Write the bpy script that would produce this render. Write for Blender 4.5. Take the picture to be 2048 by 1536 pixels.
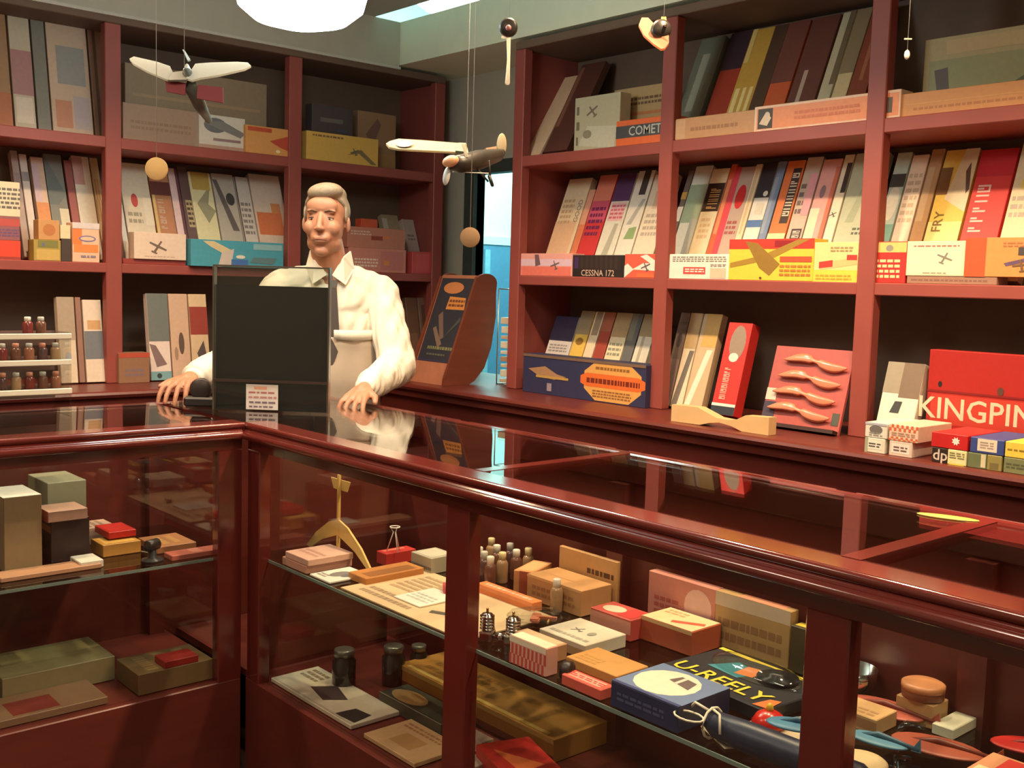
import bpy, bmesh, math, random
from mathutils import Vector, Matrix
random.seed(7)
for o in list(bpy.data.objects): bpy.data.objects.remove(o)
SC = bpy.context.scene
COL = SC.collection
# ------------------------------------------------------------------ camera
cam_d = bpy.data.cameras.new('camera'); cam = bpy.data.objects.new('camera', cam_d); COL.objects.link(cam)
F_PX = 2132.65
cam_d.sensor_width = 36.0; cam_d.lens = F_PX/2048*36.0; cam_d.clip_start = .05
yaw, pitch, roll = math.radians(41.506), math.radians(-5.389), math.radians(1.6645)
fw = Vector((math.sin(yaw)*math.cos(pitch), math.cos(yaw)*math.cos(pitch), math.sin(pitch)))
r0 = Vector((math.cos(yaw), -math.sin(yaw), 0)); u0 = r0.cross(fw)
rr = r0*math.cos(roll)+u0*math.sin(roll); uu = u0*math.cos(roll)-r0*math.sin(roll)
cam.matrix_world = Matrix(((rr.x, uu.x, -fw.x, 0), (rr.y, uu.y, -fw.y, 0), (rr.z, uu.z, -fw.z, 1.45), (0, 0, 0, 1)))
SC.camera = cam
# ------------------------------------------------------------------ world, exposure
w = bpy.data.worlds.new('world'); SC.world = w; w.use_nodes = True
w.node_tree.nodes['Background'].inputs[0].default_value = (.55, .62, .62, 1)
w.node_tree.nodes['Background'].inputs[1].default_value = .02
SC.view_settings.view_transform = 'Standard'; SC.view_settings.look = 'None'
SC.view_settings.exposure = 0.66; SC.view_settings.gamma = 1.0; SC.view_settings.use_curve_mapping = False
WARM = (1.0, .71, .43); COOL = (.62, .95, .95)
DOWN = [  # x, y, watts : warm downlights in the ceiling over the aisle behind the counters
    (2.12, .3, 54), (2.12, .95, 56), (2.12, 1.6, 58), (2.12, 2.25, 56), (2.12, 2.9, 25), (1.75, 3.4, 14), (1.2, 3.4, 40), (.5, 3.4, 48)]
FILL_PANELS = [(.35, 1.15, 11), (-.55, 2.6, 6), (.9, -.4, 7)]   # x, y, watts : unseen soft fill panels added over the customers' side
CEIL = 2.66
# ------------------------------------------------------------------ helpers
def lin(c):
    f = lambda v: v/12.92 if v <= .04045 else ((v+.055)/1.055)**2.4
    return tuple(f(x/255.) for x in c)
MATS = {}
def tissue(rgb, key='tissue_paper', trans=.55):
    k = ('T', tuple(rgb), key)
    if k in MATS: return MATS[k]
    m = bpy.data.materials.new(key); m.use_nodes = True; nt = m.node_tree; nt.nodes.clear(); L = lin(rgb)+(1,)
    out = nt.nodes.new('ShaderNodeOutputMaterial'); d = nt.nodes.new('ShaderNodeBsdfDiffuse'); t = nt.nodes.new('ShaderNodeBsdfTranslucent'); mx = nt.nodes.new('ShaderNodeMixShader')
    nz = nt.nodes.new('ShaderNodeTexNoise'); nz.inputs['Scale'].default_value = 25; c = nt.nodes.new('ShaderNodeMix'); c.data_type = 'RGBA'
    c.inputs[6].default_value = tuple(v*.9 for v in L); c.inputs[7].default_value = L; nt.links.new(nz.outputs['Fac'], c.inputs[0])
    for s in (d, t): nt.links.new(c.outputs[2], s.inputs[0])
    mx.inputs[0].default_value = trans; nt.links.new(d.outputs[0], mx.inputs[1]); nt.links.new(t.outputs[0], mx.inputs[2]); nt.links.new(mx.outputs[0], out.inputs[0])
    MATS[k] = m; return m
def mat(rgb, rough=.55, var=.08, metal=0., scale=30., coat=0., key=None, stretch=None, bump=0., emis=0., sub=0.):
    k = (tuple(rgb), rough, var, metal, scale, coat, key, stretch, bump, emis)
    if k in MATS: return MATS[k]
    m = bpy.data.materials.new(key or 'paint'); m.use_nodes = True
    nt = m.node_tree; b = nt.nodes['Principled BSDF']; L = lin(rgb)
    b.inputs['Roughness'].default_value = rough; b.inputs['Metallic'].default_value = metal
    b.inputs['Coat Weight'].default_value = coat; b.inputs['Coat Roughness'].default_value = .12
    if sub: b.inputs['Subsurface Weight'].default_value = sub; b.inputs['Subsurface Radius'].default_value = (.01, .004, .002)
    if var or bump:
        tc = nt.nodes.new('ShaderNodeTexCoord'); mp = nt.nodes.new('ShaderNodeMapping'); nz = nt.nodes.new('ShaderNodeTexNoise')
        mp.inputs['Scale'].default_value = stretch or (1, 1, 1)
        nz.inputs['Scale'].default_value = scale; nz.inputs['Detail'].default_value = 3
        mx = nt.nodes.new('ShaderNodeMix'); mx.data_type = 'RGBA'
        mx.inputs[6].default_value = tuple(max(0, v*(1-2*var)) for v in L)+(1,); mx.inputs[7].default_value = tuple(min(1, v*(1+var)) for v in L)+(1,)
        nt.links.new(tc.outputs['Object'], mp.inputs['Vector']); nt.links.new(mp.outputs[0], nz.inputs['Vector'])
        nt.links.new(nz.outputs['Fac'], mx.inputs[0]); nt.links.new(mx.outputs[2], b.inputs['Base Color'])
        if bump:
            bp = nt.nodes.new('ShaderNodeBump'); bp.inputs['Strength'].default_value = bump; bp.inputs['Distance'].default_value = .004
            nt.links.new(nz.outputs['Fac'], bp.inputs['Height']); nt.links.new(bp.outputs[0], b.inputs['Normal'])
    else: b.inputs['Base Color'].default_value = L+(1,)
    if emis:
        b.inputs['Emission Color'].default_value = L+(1,); b.inputs['Emission Strength'].default_value = emis
    MATS[k] = m; return m
def card(rgb): return mat(rgb, .5, .07, scale=60, key='printed_card')
def glass(tint=(1, 1, 1), base=.045, key='glass', rough=.0):
    k = ('G', tint, base, rough)
    if k in MATS: return MATS[k]
    m = bpy.data.materials.new(key); m.use_nodes = True; nt = m.node_tree; nt.nodes.clear()
    out = nt.nodes.new('ShaderNodeOutputMaterial'); t = nt.nodes.new('ShaderNodeBsdfTransparent'); g = nt.nodes.new('ShaderNodeBsdfGlossy')
    t.inputs[0].default_value = tint+(1,); g.inputs['Roughness'].default_value = rough
    lw = nt.nodes.new('ShaderNodeLayerWeight'); lw.inputs['Blend'].default_value = .5
    p = nt.nodes.new('ShaderNodeMath'); p.operation = 'POWER'; p.inputs[1].default_value = 5
    a = nt.nodes.new('ShaderNodeMath'); a.operation = 'MULTIPLY_ADD'; a.inputs[1].default_value = 1-base; a.inputs[2].default_value = base
    mx = nt.nodes.new('ShaderNodeMixShader')
    nt.links.new(lw.outputs['Facing'], p.inputs[0]); nt.links.new(p.outputs[0], a.inputs[0]); nt.links.new(a.outputs[0], mx.inputs[0])
    nt.links.new(t.outputs[0], mx.inputs[1]); nt.links.new(g.outputs[0], mx.inputs[2]); nt.links.new(mx.outputs[0], out.inputs[0])
    MATS[k] = m; return m
def new(name, me, parent=None, loc=None, rot=None):
    o = bpy.data.objects.new(name, me); COL.objects.link(o)
    if parent is not None: o.parent = parent
    if loc is not None: o.location = loc
    if rot is not None: o.rotation_euler = rot
    return o
def tag(o, label, cat, group=None):
    o['label'] = label; o['category'] = cat
    if group: o['group'] = group
    return o
def struct(o, label=None):
    o['kind'] = 'structure'
    if label: o['label'] = label
    return o
def empty(name, loc=(0, 0, 0), rz=0., rx=0.):
    o = new(name, None, loc=loc, rot=(rx, 0, rz)); o.empty_display_size = .05
    return o
class MB:
    """collects shapes for one mesh"""
    def __init__(s): s.v = []; s.f = []; s.m = []; s.mats = []; s.sm = []
    def mi(s, m):
        if m not in s.mats: s.mats.append(m)
        return s.mats.index(m)
    def add(s, vs, fs, m, smooth=False):
        o = len(s.v); s.v += [tuple(v) for v in vs]; k = s.mi(m)
        for f in fs: s.f.append([i+o for i in f]); s.m.append(k); s.sm.append(smooth)
    def box(s, a, b, m, bev=0.):
        x0, y0, z0 = a; x1, y1, z1 = b
        if x0 > x1: x0, x1 = x1, x0
        if y0 > y1: y0, y1 = y1, y0
        if z0 > z1: z0, z1 = z1, z0
        if bev <= 0 or min(x1-x0, y1-y0, z1-z0) < 2.2*bev:
            s.add([(x0, y0, z0), (x1, y0, z0), (x1, y1, z0), (x0, y1, z0), (x0, y0, z1), (x1, y0, z1), (x1, y1, z1), (x0, y1, z1)],
                  [(0, 3, 2, 1), (4, 5, 6, 7), (0, 1, 5, 4), (1, 2, 6, 5), (2, 3, 7, 6), (3, 0, 4, 7)], m); return
        bm = bmesh.new(); bmesh.ops.create_cube(bm, size=1)
        for v in bm.verts: v.co = Vector(((x0+x1)/2+v.co.x*(x1-x0), (y0+y1)/2+v.co.y*(y1-y0), (z0+z1)/2+v.co.z*(z1-z0)))
        bmesh.ops.bevel(bm, geom=list(bm.edges), offset=bev, segments=1, affect='EDGES')
        s.bm(bm, m)
    def bm(s, bm, m, smooth=False, M=None):
        bm.verts.index_update()
        s.add([(M @ v.co) if M else v.co[:] for v in bm.verts], [[v.index for v in f.verts] for f in bm.faces], m, smooth); bm.free()
    def prism(s, pts, axis, t0, t1, m, smooth=False):
        """polygon pts (2D) extruded along axis (0 x,1 y,2 z) from t0 to t1"""
        def P(p, t):
            return {0: (t, p[0], p[1]), 1: (p[0], t, p[1]), 2: (p[0], p[1], t)}[axis]
        n = len(pts)
        s.add([P(p, t0) for p in pts]+[P(p, t1) for p in pts], [list(range(n)), list(range(2*n-1, n-1, -1))]+[(i, i+n, (i+1) % n+n, (i+1) % n) for i in range(n)], m, smooth)
    def lathe(s, prof, m, c=(0, 0, 0), n=20, M=None, smooth=True):
        vs = []; fs = []
        for r, z in prof:
            for i in range(n):
                a = 2*math.pi*i/n; v = Vector((r*math.cos(a), r*math.sin(a), z)); v = (M @ v) if M else v
                vs.append(v+Vector(c))
        for j in range(len(prof)-1):
            for i in range(n): fs.append((j*n+i, j*n+(i+1) % n, (j+1)*n+(i+1) % n, (j+1)*n+i))
        fs.append(tuple(range(n-1, -1, -1))); fs.append(tuple((len(prof)-1)*n+i for i in range(n)))
        s.add(vs, fs, m, smooth)
    def tube(s, pts, r, m, n=8, closed=False):
        pts = [Vector(p) for p in pts]; k = len(pts); vs = []; fs = []
        rad = r if isinstance(r, (list, tuple)) else [r]*k
        up = Vector((0, 0, 1))
        for i, p in enumerate(pts):
            d = (pts[min(i+1, k-1)]-pts[max(i-1, 0)]).normalized()
            a = d.cross(up)
            if a.length < 1e-3: a = d.cross(Vector((1, 0, 0)))
            a.normalize(); b = d.cross(a)
            for j in range(n):
                t = 2*math.pi*j/n; vs.append(p+(a*math.cos(t)+b*math.sin(t))*rad[i])
        for i in range(k-1):
            for j in range(n): fs.append((i*n+j, i*n+(j+1) % n, (i+1)*n+(j+1) % n, (i+1)*n+j))
        fs.append(tuple(range(n))); fs.append(tuple(range(k*n-1, (k-1)*n-1, -1)))
        s.add(vs, fs, m, True)
    def ell(s, c, r, m, sub=2, M=None):
        bm = bmesh.new(); bmesh.ops.create_icosphere(bm, subdivisions=sub, radius=1)
        T = Matrix.Translation(c) @ (M if M else Matrix()) @ Matrix.Diagonal((r[0], r[1], r[2], 1))
        s.bm(bm, m, True, T)
    def mesh(s, name):
        me = bpy.data.meshes.new(name); me.from_pydata(s.v, [], s.f)
        for m in s.mats: me.materials.append(m)
        me.polygons.foreach_set('material_index', s.m); me.polygons.foreach_set('use_smooth', s.sm)
        bm = bmesh.new(); bm.from_mesh(me); bmesh.ops.recalc_face_normals(bm, faces=bm.faces); bm.to_mesh(me); bm.free()
        return me
    def build(s, name, parent=None, loc=None, rot=None): return new(name, s.mesh(name), parent, loc, rot)
def part(name, parent, m, *boxes, bev=0.):
    b = MB()
    for a, c in boxes: b.box(a, c, m, bev)
    return b.build(name, parent)
FONT = {}
def text_mesh(s):
    """outline mesh of a lettering, cap height 1, centred"""
    if s in FONT: return FONT[s]
    cu = bpy.data.curves.new('lettering', 'FONT'); cu.body = s; cu.size = 1.4; cu.align_x = 'CENTER'; cu.align_y = 'CENTER'; cu.resolution_u = 2; cu.offset = .015
    o = bpy.data.objects.new('lettering_tmp', cu); COL.objects.link(o)
    dg = bpy.context.evaluated_depsgraph_get(); dg.update()
    me = bpy.data.meshes.new_from_object(o.evaluated_get(dg)); bpy.data.objects.remove(o)
    FONT[s] = ([v.co.xy[:] for v in me.vertices], [list(p.vertices) for p in me.polygons]); bpy.data.meshes.remove(me)
    return FONT[s]
PLANE = [[(-.5, .08), (-.5, -.03), (0, -.06), (.5, -.03), (.5, .08), (0, .1)], [(-.05, .4), (.05, .4), (.07, -.42), (-.07, -.42)], [(-.18, -.36), (.18, -.36), (.15, -.46), (-.15, -.46)]]
def prints(lst, w, h, put, mb, letters):
    """flat print: put(u_m, v_m, layer) maps metres on the face to a point"""
    for k, p in enumerate(lst):
        lay = .0004+.00022*k; c = p[-1]; t = p[0]
        def poly(pts, tgt=mb, L=lay, c=c): tgt.add([put(x, y, L) for x, y in pts], [list(range(len(pts)))], card(c))
        if t == 'r': poly([(p[1]*w, p[2]*h), (p[3]*w, p[2]*h), (p[3]*w, p[4]*h), (p[1]*w, p[4]*h)])
        elif t == 'p': poly([(x*w, y*h) for x, y in p[1]])
        elif t == 'e': poly([(p[1]*w+p[3]*w*math.cos(a*math.pi/8), p[2]*h+p[4]*h*math.sin(a*math.pi/8)) for a in range(16)])
        elif t == '*': poly([(p[1]*w+p[3]*(1 if a % 2 else .6)*math.cos(a*math.pi/8), p[2]*h+p[3]*(1 if a % 2 else .6)*math.sin(a*math.pi/8)) for a in range(16)])
        elif t == 'a':
            ca, sa = math.cos(math.radians(p[4])), math.sin(math.radians(p[4]))
            for q, pl in enumerate(PLANE):
                poly([(p[1]*w+p[3]*(x*ca-y*sa), p[2]*h+p[3]*(x*sa+y*ca)*.8) for x, y in pl], L=lay+.0001*q)
        elif t == 's':
            n = p[5]
            for i in range(n):
                a = p[1]+(p[3]-p[1])*(i+.25)/n; b = p[1]+(p[3]-p[1])*(i+.7)/n
                poly([(a*w, p[2]*h), (b*w, p[2]*h), (b*w, p[4]*h), (a*w, p[4]*h)])
        elif t == 'l':
            n = p[5]
            for i in range(n):
                y0 = (p[2]+(p[4]-p[2])*(i+.2)/n)*h; y1 = (p[2]+(p[4]-p[2])*(i+.75)/n)*h; x = p[1]*w
                while x < p[3]*w-.004:
                    e = min(p[3]*w, x+random.uniform(.008, .022)); poly([(x, y0), (e, y0), (e, y1), (x, y1)]); x = e+.004
        elif t == 'v':   # upright column of worn, unreadable letters
            n = p[5]
            for i in range(n):
                y0 = (p[2]+(p[4]-p[2])*(i+.12)/n)*h; y1 = (p[2]+(p[4]-p[2])*(i+.88)/n)*h; m = (y0+y1)/2; q = (y1-y0)*.24; a, c2 = p[1]*w, p[3]*w
                k2 = random.randrange(3)
                poly([(a, y0), (c2, y0), (c2, y0+q), (a, y0+q)])
                if k2 != 1: poly([(a, y1-q), (c2, y1-q), (c2, y1), (a, y1)])
                if k2 != 0: poly([(a, m-q/2), ((a+c2)/2, m-q/2), ((a+c2)/2, m+q/2), (a, m+q/2)], L=lay+.0001)
                if k2 == 2: poly([(c2-q, y0), (c2, y0), (c2, y1), (c2-q, y1)], L=lay+.00005)
        elif t == 'k':
            n = p[5]
            for i in range(n):
                for j in range(2):
                    a = p[1]+(p[3]-p[1])*(i+.5*j)/n; b = a+(p[3]-p[1])*.5/n
                    y0 = p[2]+(p[4]-p[2])*.5*j; y1 = y0+(p[4]-p[2])*.5
                    poly([(a*w, y0*h), (b*w, y0*h), (b*w, y1*h), (a*w, y1*h)])
        elif t == 't':
            vs, fs = text_mesh(p[1]); ca, sa = math.cos(math.radians(p[5])), math.sin(math.radians(p[5])); s = p[4]
            letters.add([put(p[2]*w+s*(x*ca-y*sa), p[3]*h+s*(x*sa+y*ca), lay+.0003) for x, y in vs], fs, card(c))
def make_box(r):
    name, wall, a, f, zs, w, d, h, ang, col, pf, pt, label, cat, group = r
    b = MB(); b.box((0, 0, 0), (w, d, h), card(col), .0015)
    if wall == 'R': loc = (f, a, zs); rz = -math.pi/2
    elif wall == 'L': loc = (a, f, zs); rz = 0
    else: loc = (a, f, zs); rz = ang
    o = b.build(name, None, loc); rx = -ang if wall in 'RL' else 0
    if rx: o.location.z += d*math.sin(ang)*.0+.0005
    o.rotation_euler = (rx, 0, rz)
    if rx:   # the box pivots on its lower rear edge resting on the shelf
        o.location.z += d*math.sin(ang)
    tag(o, label, cat, group)
    for face, lst in (('f', pf), ('t', pt)):
        if not lst: continue
        mb, le = MB(), MB()
        put = (lambda x, y, L: (x, -L, y)) if face == 'f' else (lambda x, y, L: (x, y, h+L))
        prints(lst, w, h if face == 'f' else d, put, mb, le)
        po = mb.build('printed_face' if face == 'f' else 'printed_lid', o) if mb.v else o
        if le.v: le.build('lettering', po)
    return o
def area_obj(name, typ, loc, watts, color, parent=None, aim=None, **kw):
    d = bpy.data.lights.new(name, typ); d.energy = watts; d.color = color
    for k, v in kw.items(): setattr(d, k, v)
    o = new(name, d, parent, loc)
    if aim is not None: o.rotation_euler = (Vector(aim)-Vector(loc)).to_track_quat('-Z', 'Y').to_euler()
    return o
# colours
WOODM = mat((118, 52, 46), .45, .1, scale=6, stretch=(1, 1, 8), key='painted_mahogany', bump=.05)
SHELFM = mat((152, 74, 66), .5, .08, scale=8, key='red_brown_paint', bump=.04)
RAIL = mat((104, 38, 32), .14, .12, scale=5, stretch=(1, 1, 1), key='varnished_mahogany', coat=.6)
PANEL = mat((104, 44, 36), .35, .14, scale=7, stretch=(1, 1, 6), key='mahogany_panel')
DARKB = mat((112, 88, 72), .7, .12, scale=10, key='dim_brown_board')
GLASS = glass(); TOPGLASS = glass((.93, .96, .94), .06, 'counter_glass'); CLEAR = glass((.9, .93, .93), .07, 'clear_plastic')
CHROME = mat((215, 215, 210), .12, 0, metal=1., key='polished_metal')
# ---- boxes: name, wall (R right, L back, Q counter), position, front or y, base z, width, depth, height, angle, colour, front print, lid print, label, category, group
ROWS = [
 ('kit_box', 'R', 3.362, 3.004, 1.484, 0.308, 0.07, 0.092, 0.0, (235, 165, 155), [('r', 0, 0.45, 1, 0.75, (225, 190, 205)), ('r', 0.02, 0.02, 0.98, 0.42, (232, 120, 105)), ('p', [(0.28, 0.95), (0.36, 0.95), (0.4, 0.5), (0.3, 0.42)], (120, 90, 95)), ('a', 0.68, 0.5, 0.055, 20, (120, 95, 95))], [], 'pink model aeroplane box with a grey plane printed on it', 'box', None),
 ('kit_box', 'R', 3.051, 3.004, 1.484, 0.278, 0.07, 0.085, 0.0, (40, 32, 30), [('r', 0.02, 0.35, 0.93, 0.97, (50, 38, 36)), ('t', 'CESSNA 172', 0.5, 0.17, 0.024, 0, (205, 170, 150)), ('r', 0.04, 0.38, 0.12, 0.92, (70, 45, 90)), ('s', 0.15, 0.38, 0.9, 0.95, 8, (62, 46, 40))], [], 'dark brown kit box lettered CESSNA 172 in pale type', 'box', None),
 ('kit_box', 'R', 2.771, 3.004, 1.484, 0.157, 0.06, 0.089, 0.0, (232, 95, 75), [('p', [(0, 0.0), (0.3, 0.35), (0.1, 0.6), (0, 0.5)], (235, 228, 215)), ('p', [(0.25, 0.35), (1, 0.3), (1, 0.6), (0.6, 0.62)], (235, 228, 215)), ('p', [(0.5, 0.9), (1, 0.45), (1, 0.7), (0.7, 0.98)], (235, 228, 215)), ('a', 0.68, 0.48, 0.05, 25, (110, 90, 95)), ('r', 0.4, 0.02, 0.95, 0.2, (240, 110, 70))], [], 'red and white kit box with a small plane beside the CESSNA 172 box', 'box', None),
 ('kit_box', 'R', 2.552, 3.004, 1.484, 0.269, 0.07, 0.088, 0.0, (235, 228, 215), [('l', 0.06, 0.68, 0.6, 0.92, 3, (120, 110, 105)), ('l', 0.62, 0.68, 0.95, 0.92, 3, (140, 130, 120)), ('r', 0.25, 0.2, 0.62, 0.48, (215, 75, 70)), ('l', 0.28, 0.26, 0.6, 0.44, 2, (235, 228, 215)), ('r', 0.7, 0.05, 0.95, 0.45, (232, 190, 165)), ('l', 0.7, 0.5, 0.95, 0.62, 2, (160, 150, 140))], [], 'white text-covered box with a small red label', 'box', None),
 ('kit_box', 'R', 2.286, 3.004, 1.484, 0.336, 0.08, 0.138, 0.0, (235, 200, 70), [('r', 0, 0.76, 1, 1, (215, 60, 45)), ('r', 0.55, 0.8, 0.8, 0.96, (150, 30, 35)), ('p', [(0.02, 0.3), (0.5, 0.5), (0.95, 0.98), (0.82, 0.98), (0.4, 0.6), (0.02, 0.42)], (165, 130, 50)), ('p', [(0.2, 0.95), (0.35, 0.9), (0.62, 0.4), (0.5, 0.12), (0.38, 0.3)], (150, 115, 45)), ('r', 0.62, 0.45, 0.98, 0.58, (220, 85, 50)), ('l', 0.62, 0.1, 0.97, 0.4, 3, (190, 120, 50)), ('e', 0.4, 0.06, 0.015, 0.03, (110, 65, 40))], [], 'yellow kit box with red banner and brown plane silhouette', 'box', None),
 ('kit_box', 'R', 1.949, 3.004, 1.484, 0.197, 0.08, 0.125, 0.0, (238, 214, 150), [('r', 0, 0, 1, 0.3, (238, 208, 80)), ('p', [(0.12, 0.3), (0.95, 0.48), (0.95, 0.66), (0.15, 0.48)], (222, 190, 130)), ('p', [(0.1, 0.34), (0.35, 0.38), (0.35, 0.55), (0.1, 0.5)], (205, 60, 50)), ('r', 0.6, 0.55, 0.78, 0.68, (205, 60, 50)), ('l', 0.3, 0.75, 0.7, 0.9, 2, (170, 150, 110)), ('l', 0.05, 0.04, 0.7, 0.2, 2, (200, 160, 60))], [], 'cream and yellow box printed with a red-nosed rocket tube', 'box', None),
 ('kit_box', 'R', 1.755, 3.004, 1.484, 0.122, 0.07, 0.125, 0.0, (210, 50, 45), [('r', 0.1, 0.74, 1, 0.98, (235, 200, 120)), ('e', 0.55, 0.84, 0.1, 0.08, (150, 145, 135)), ('l', 0.2, 0.1, 0.85, 0.6, 4, (240, 210, 160))], [], 'red box with cream top band and pale lettering', 'box', None),
 ('kit_box', 'R', 1.628, 3.006, 1.484, 0.27, 0.07, 0.023, 0.0, (165, 125, 105), [('l', 0.05, 0.3, 0.9, 0.7, 1, (140, 100, 90))], [], 'thin brown flat box lying under the white plane box', 'box', None),
 ('kit_box', 'R', 1.632, 3.004, 1.507, 0.179, 0.06, 0.102, 0.0, (232, 222, 190), [('r', 0.04, 0.05, 0.96, 0.95, (238, 228, 198)), ('a', 0.66, 0.52, 0.05, -25, (135, 130, 120)), ('l', 0.12, 0.82, 0.9, 0.9, 1, (180, 120, 110)), ('l', 0.3, 0.06, 0.7, 0.12, 1, (170, 160, 140))], [], 'ivory box with a small grey plane, set on a thin brown box', 'box', None),
 ('kit_box', 'R', 1.453, 3.004, 1.507, 0.214, 0.065, 0.11, 0.0, (222, 150, 85), [('r', 0, 0, 0.28, 1, (225, 90, 50)), ('p', [(0.52, 0.35), (0.95, 0.55), (0.95, 0.45), (0.55, 0.27)], (105, 80, 110)), ('r', 0.7, 0.55, 0.8, 0.75, (80, 70, 70)), ('l', 0.5, 0.75, 0.9, 0.9, 2, (190, 120, 80)), ('a', 0.75, 0.3, 0.05, 10, (120, 90, 60))], [], 'orange and tan box with a purple plane beside the ivory box', 'box', None),
 ('kit_box', 'R', 3.348, 3.102, 1.484, 0.139, 0.035, 0.437, 0.372, (240, 214, 175), [('r', 0, 0.0, 0.9, 0.545, (235, 190, 150)), ('t', 'GOOD', 0.84, 0.65, 0.024, 90, (150, 130, 120)), ('l', 0.1, 0.51, 0.6, 0.79, 5, (210, 170, 130))], [], 'cream leaning kit box lettered GOOD up its side', 'box', None),
 ('kit_box', 'R', 3.202, 3.102, 1.484, 0.034, 0.035, 0.38, 0.372, (228, 130, 90), [('r', 0, 0.58, 1, 1.0, (235, 170, 140))], [], 'narrow orange leaning box between the GOOD box and a red one', 'box', None),
 ('kit_box', 'R', 3.163, 3.102, 1.484, 0.1, 0.035, 0.443, 0.372, (215, 60, 60), [('r', 0, 0.524, 1, 0.734, (215, 90, 115)), ('r', 0, 0.734, 1, 1.0, (228, 135, 110)), ('l', 0.1, 0.37, 0.9, 0.685, 5, (120, 40, 90))], [], 'red and rose leaning kit box with dark script', 'box', None),
 ('kit_box', 'R', 3.056, 3.102, 1.484, 0.099, 0.035, 0.444, 0.372, (235, 228, 208), [('r', 0, 0.72, 1, 1.0, (90, 60, 100)), ('r', 0.1, 0.524, 0.9, 0.706, (238, 190, 190)), ('l', 0.15, 0.538, 0.9, 0.692, 4, (215, 110, 120)), ('p', [(0.2, 0.0), (0.6, 0.0), (0.8, 0.496), (0.6, 0.496)], (190, 185, 165))], [], 'white leaning box with pink lettering and purple top', 'box', None),
 ('kit_box', 'R', 2.951, 3.102, 1.484, 0.087, 0.035, 0.45, 0.372, (238, 230, 212), [('p', [(0.3, 0.335), (0.9, 0.335), (0.9, 0.454), (0.45, 0.44)], (150, 175, 120)), ('p', [(0.2, 0.475), (0.5, 0.475), (0.95, 0.72), (0.75, 0.72)], (190, 185, 172)), ('r', 0.4, 0.762, 0.8, 1.0, (75, 68, 60))], [], 'white leaning box with grey-green plane art', 'box', None),
 ('kit_box', 'R', 2.857, 3.102, 1.484, 0.112, 0.035, 0.429, 0.372, (238, 222, 195), [('r', 0.3, 0.65, 1, 0.825, (225, 190, 160)), ('l', 0.15, 0.37, 0.85, 0.615, 4, (195, 180, 160))], [], 'cream leaning box beside the square face post', 'box', None),
 ('kit_box', 'R', 2.689, 3.102, 1.484, 0.026, 0.035, 0.435, 0.372, (120, 105, 95), [('r', 0, 0.51, 1, 0.65, (235, 228, 215)), ('r', 0, 0.72, 1, 0.79, (220, 170, 90))], [], 'narrow grey leaning box with white patch, just past the post', 'box', None),
 ('kit_box', 'R', 2.659, 3.102, 1.484, 0.081, 0.035, 0.451, 0.372, (225, 225, 208), [('r', 0, 0.475, 1, 0.825, (160, 180, 150)), ('r', 0.6, 0.0, 1, 0.51, (175, 180, 172))], [], 'pale green and white leaning box', 'box', None),
 ('kit_box', 'R', 2.572, 3.102, 1.484, 0.078, 0.035, 0.434, 0.372, (240, 224, 185), [('r', 0, 0.594, 1, 0.86, (60, 42, 32)), ('v', 0.25, 0.615, 0.85, 0.825, 5, (225, 180, 110)), ('l', 0.2, 0.335, 0.8, 0.545, 4, (225, 195, 150))], [], 'cream leaning box with dark panel and tan letters', 'box', None),
 ('kit_box', 'R', 2.49, 3.102, 1.484, 0.026, 0.035, 0.448, 0.372, (225, 95, 60), [('r', 0.2, 0.37, 0.8, 0.86, (235, 150, 110))], [], 'narrow orange-red leaning box', 'box', None),
 ('kit_box', 'R', 2.464, 3.102, 1.484, 0.086, 0.035, 0.433, 0.372, (190, 165, 150), [('r', 0, 0.0, 0.3, 1.0, (225, 70, 85)), ('e', 0.65, 0.72, 0.25, 0.11199999999999999, (205, 35, 30)), ('l', 0.35, 0.37, 0.9, 0.51, 3, (170, 90, 85))], [], 'grey leaning box with red stripe and red oval', 'box', None),
 ('kit_box', 'R', 2.378, 3.102, 1.484, 0.027, 0.035, 0.44, 0.372, (235, 215, 180), [('r', 0.3, 0.37, 0.7, 0.93, (215, 190, 150))], [], 'narrow cream leaning box beside a blue-banded one', 'box', None),
 ('kit_box', 'R', 2.345, 3.102, 1.484, 0.063, 0.035, 0.444, 0.372, (228, 224, 215), [('r', 0, 0.426, 1, 0.489, (85, 120, 175)), ('r', 0, 0.685, 1, 1.0, (45, 40, 45)), ('e', 0.7, 0.72, 0.16, 0.0245, (235, 228, 215)), ('r', 0.3, 0.538, 0.8, 0.636, (215, 210, 195))], [], 'white leaning box with a blue band and black top', 'box', None),
 ('kit_box', 'R', 2.278, 3.102, 1.484, 0.03, 0.035, 0.444, 0.372, (125, 145, 180), [('r', 0, 0.37, 0.5, 0.86, (150, 165, 190))], [], 'narrow slate-blue leaning box', 'box', None),
 ('kit_box', 'R', 2.242, 3.102, 1.484, 0.072, 0.035, 0.443, 0.372, (228, 125, 70), [('r', 0.45, 0.454, 0.92, 0.93, (62, 45, 38)), ('v', 0.5, 0.51, 0.88, 0.895, 7, (232, 220, 195)), ('r', 0, 0.0, 1, 0.37, (238, 215, 170))], [], 'orange leaning box with white letters on a brown strip', 'box', None),
 ('kit_box', 'R', 2.164, 3.102, 1.484, 0.062, 0.035, 0.451, 0.372, (205, 185, 170), [('r', 0.25, 0.0, 0.9, 0.398, (70, 45, 45)), ('v', 0.35, 0.321, 0.8, 0.384, 3, (235, 228, 215)), ('r', 0.5, 0.51, 1, 0.86, (228, 165, 175)), ('l', 0.1, 0.51, 0.5, 0.79, 4, (120, 100, 100))], [], 'grey-pink leaning box with a dark label at its foot', 'box', None),
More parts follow.
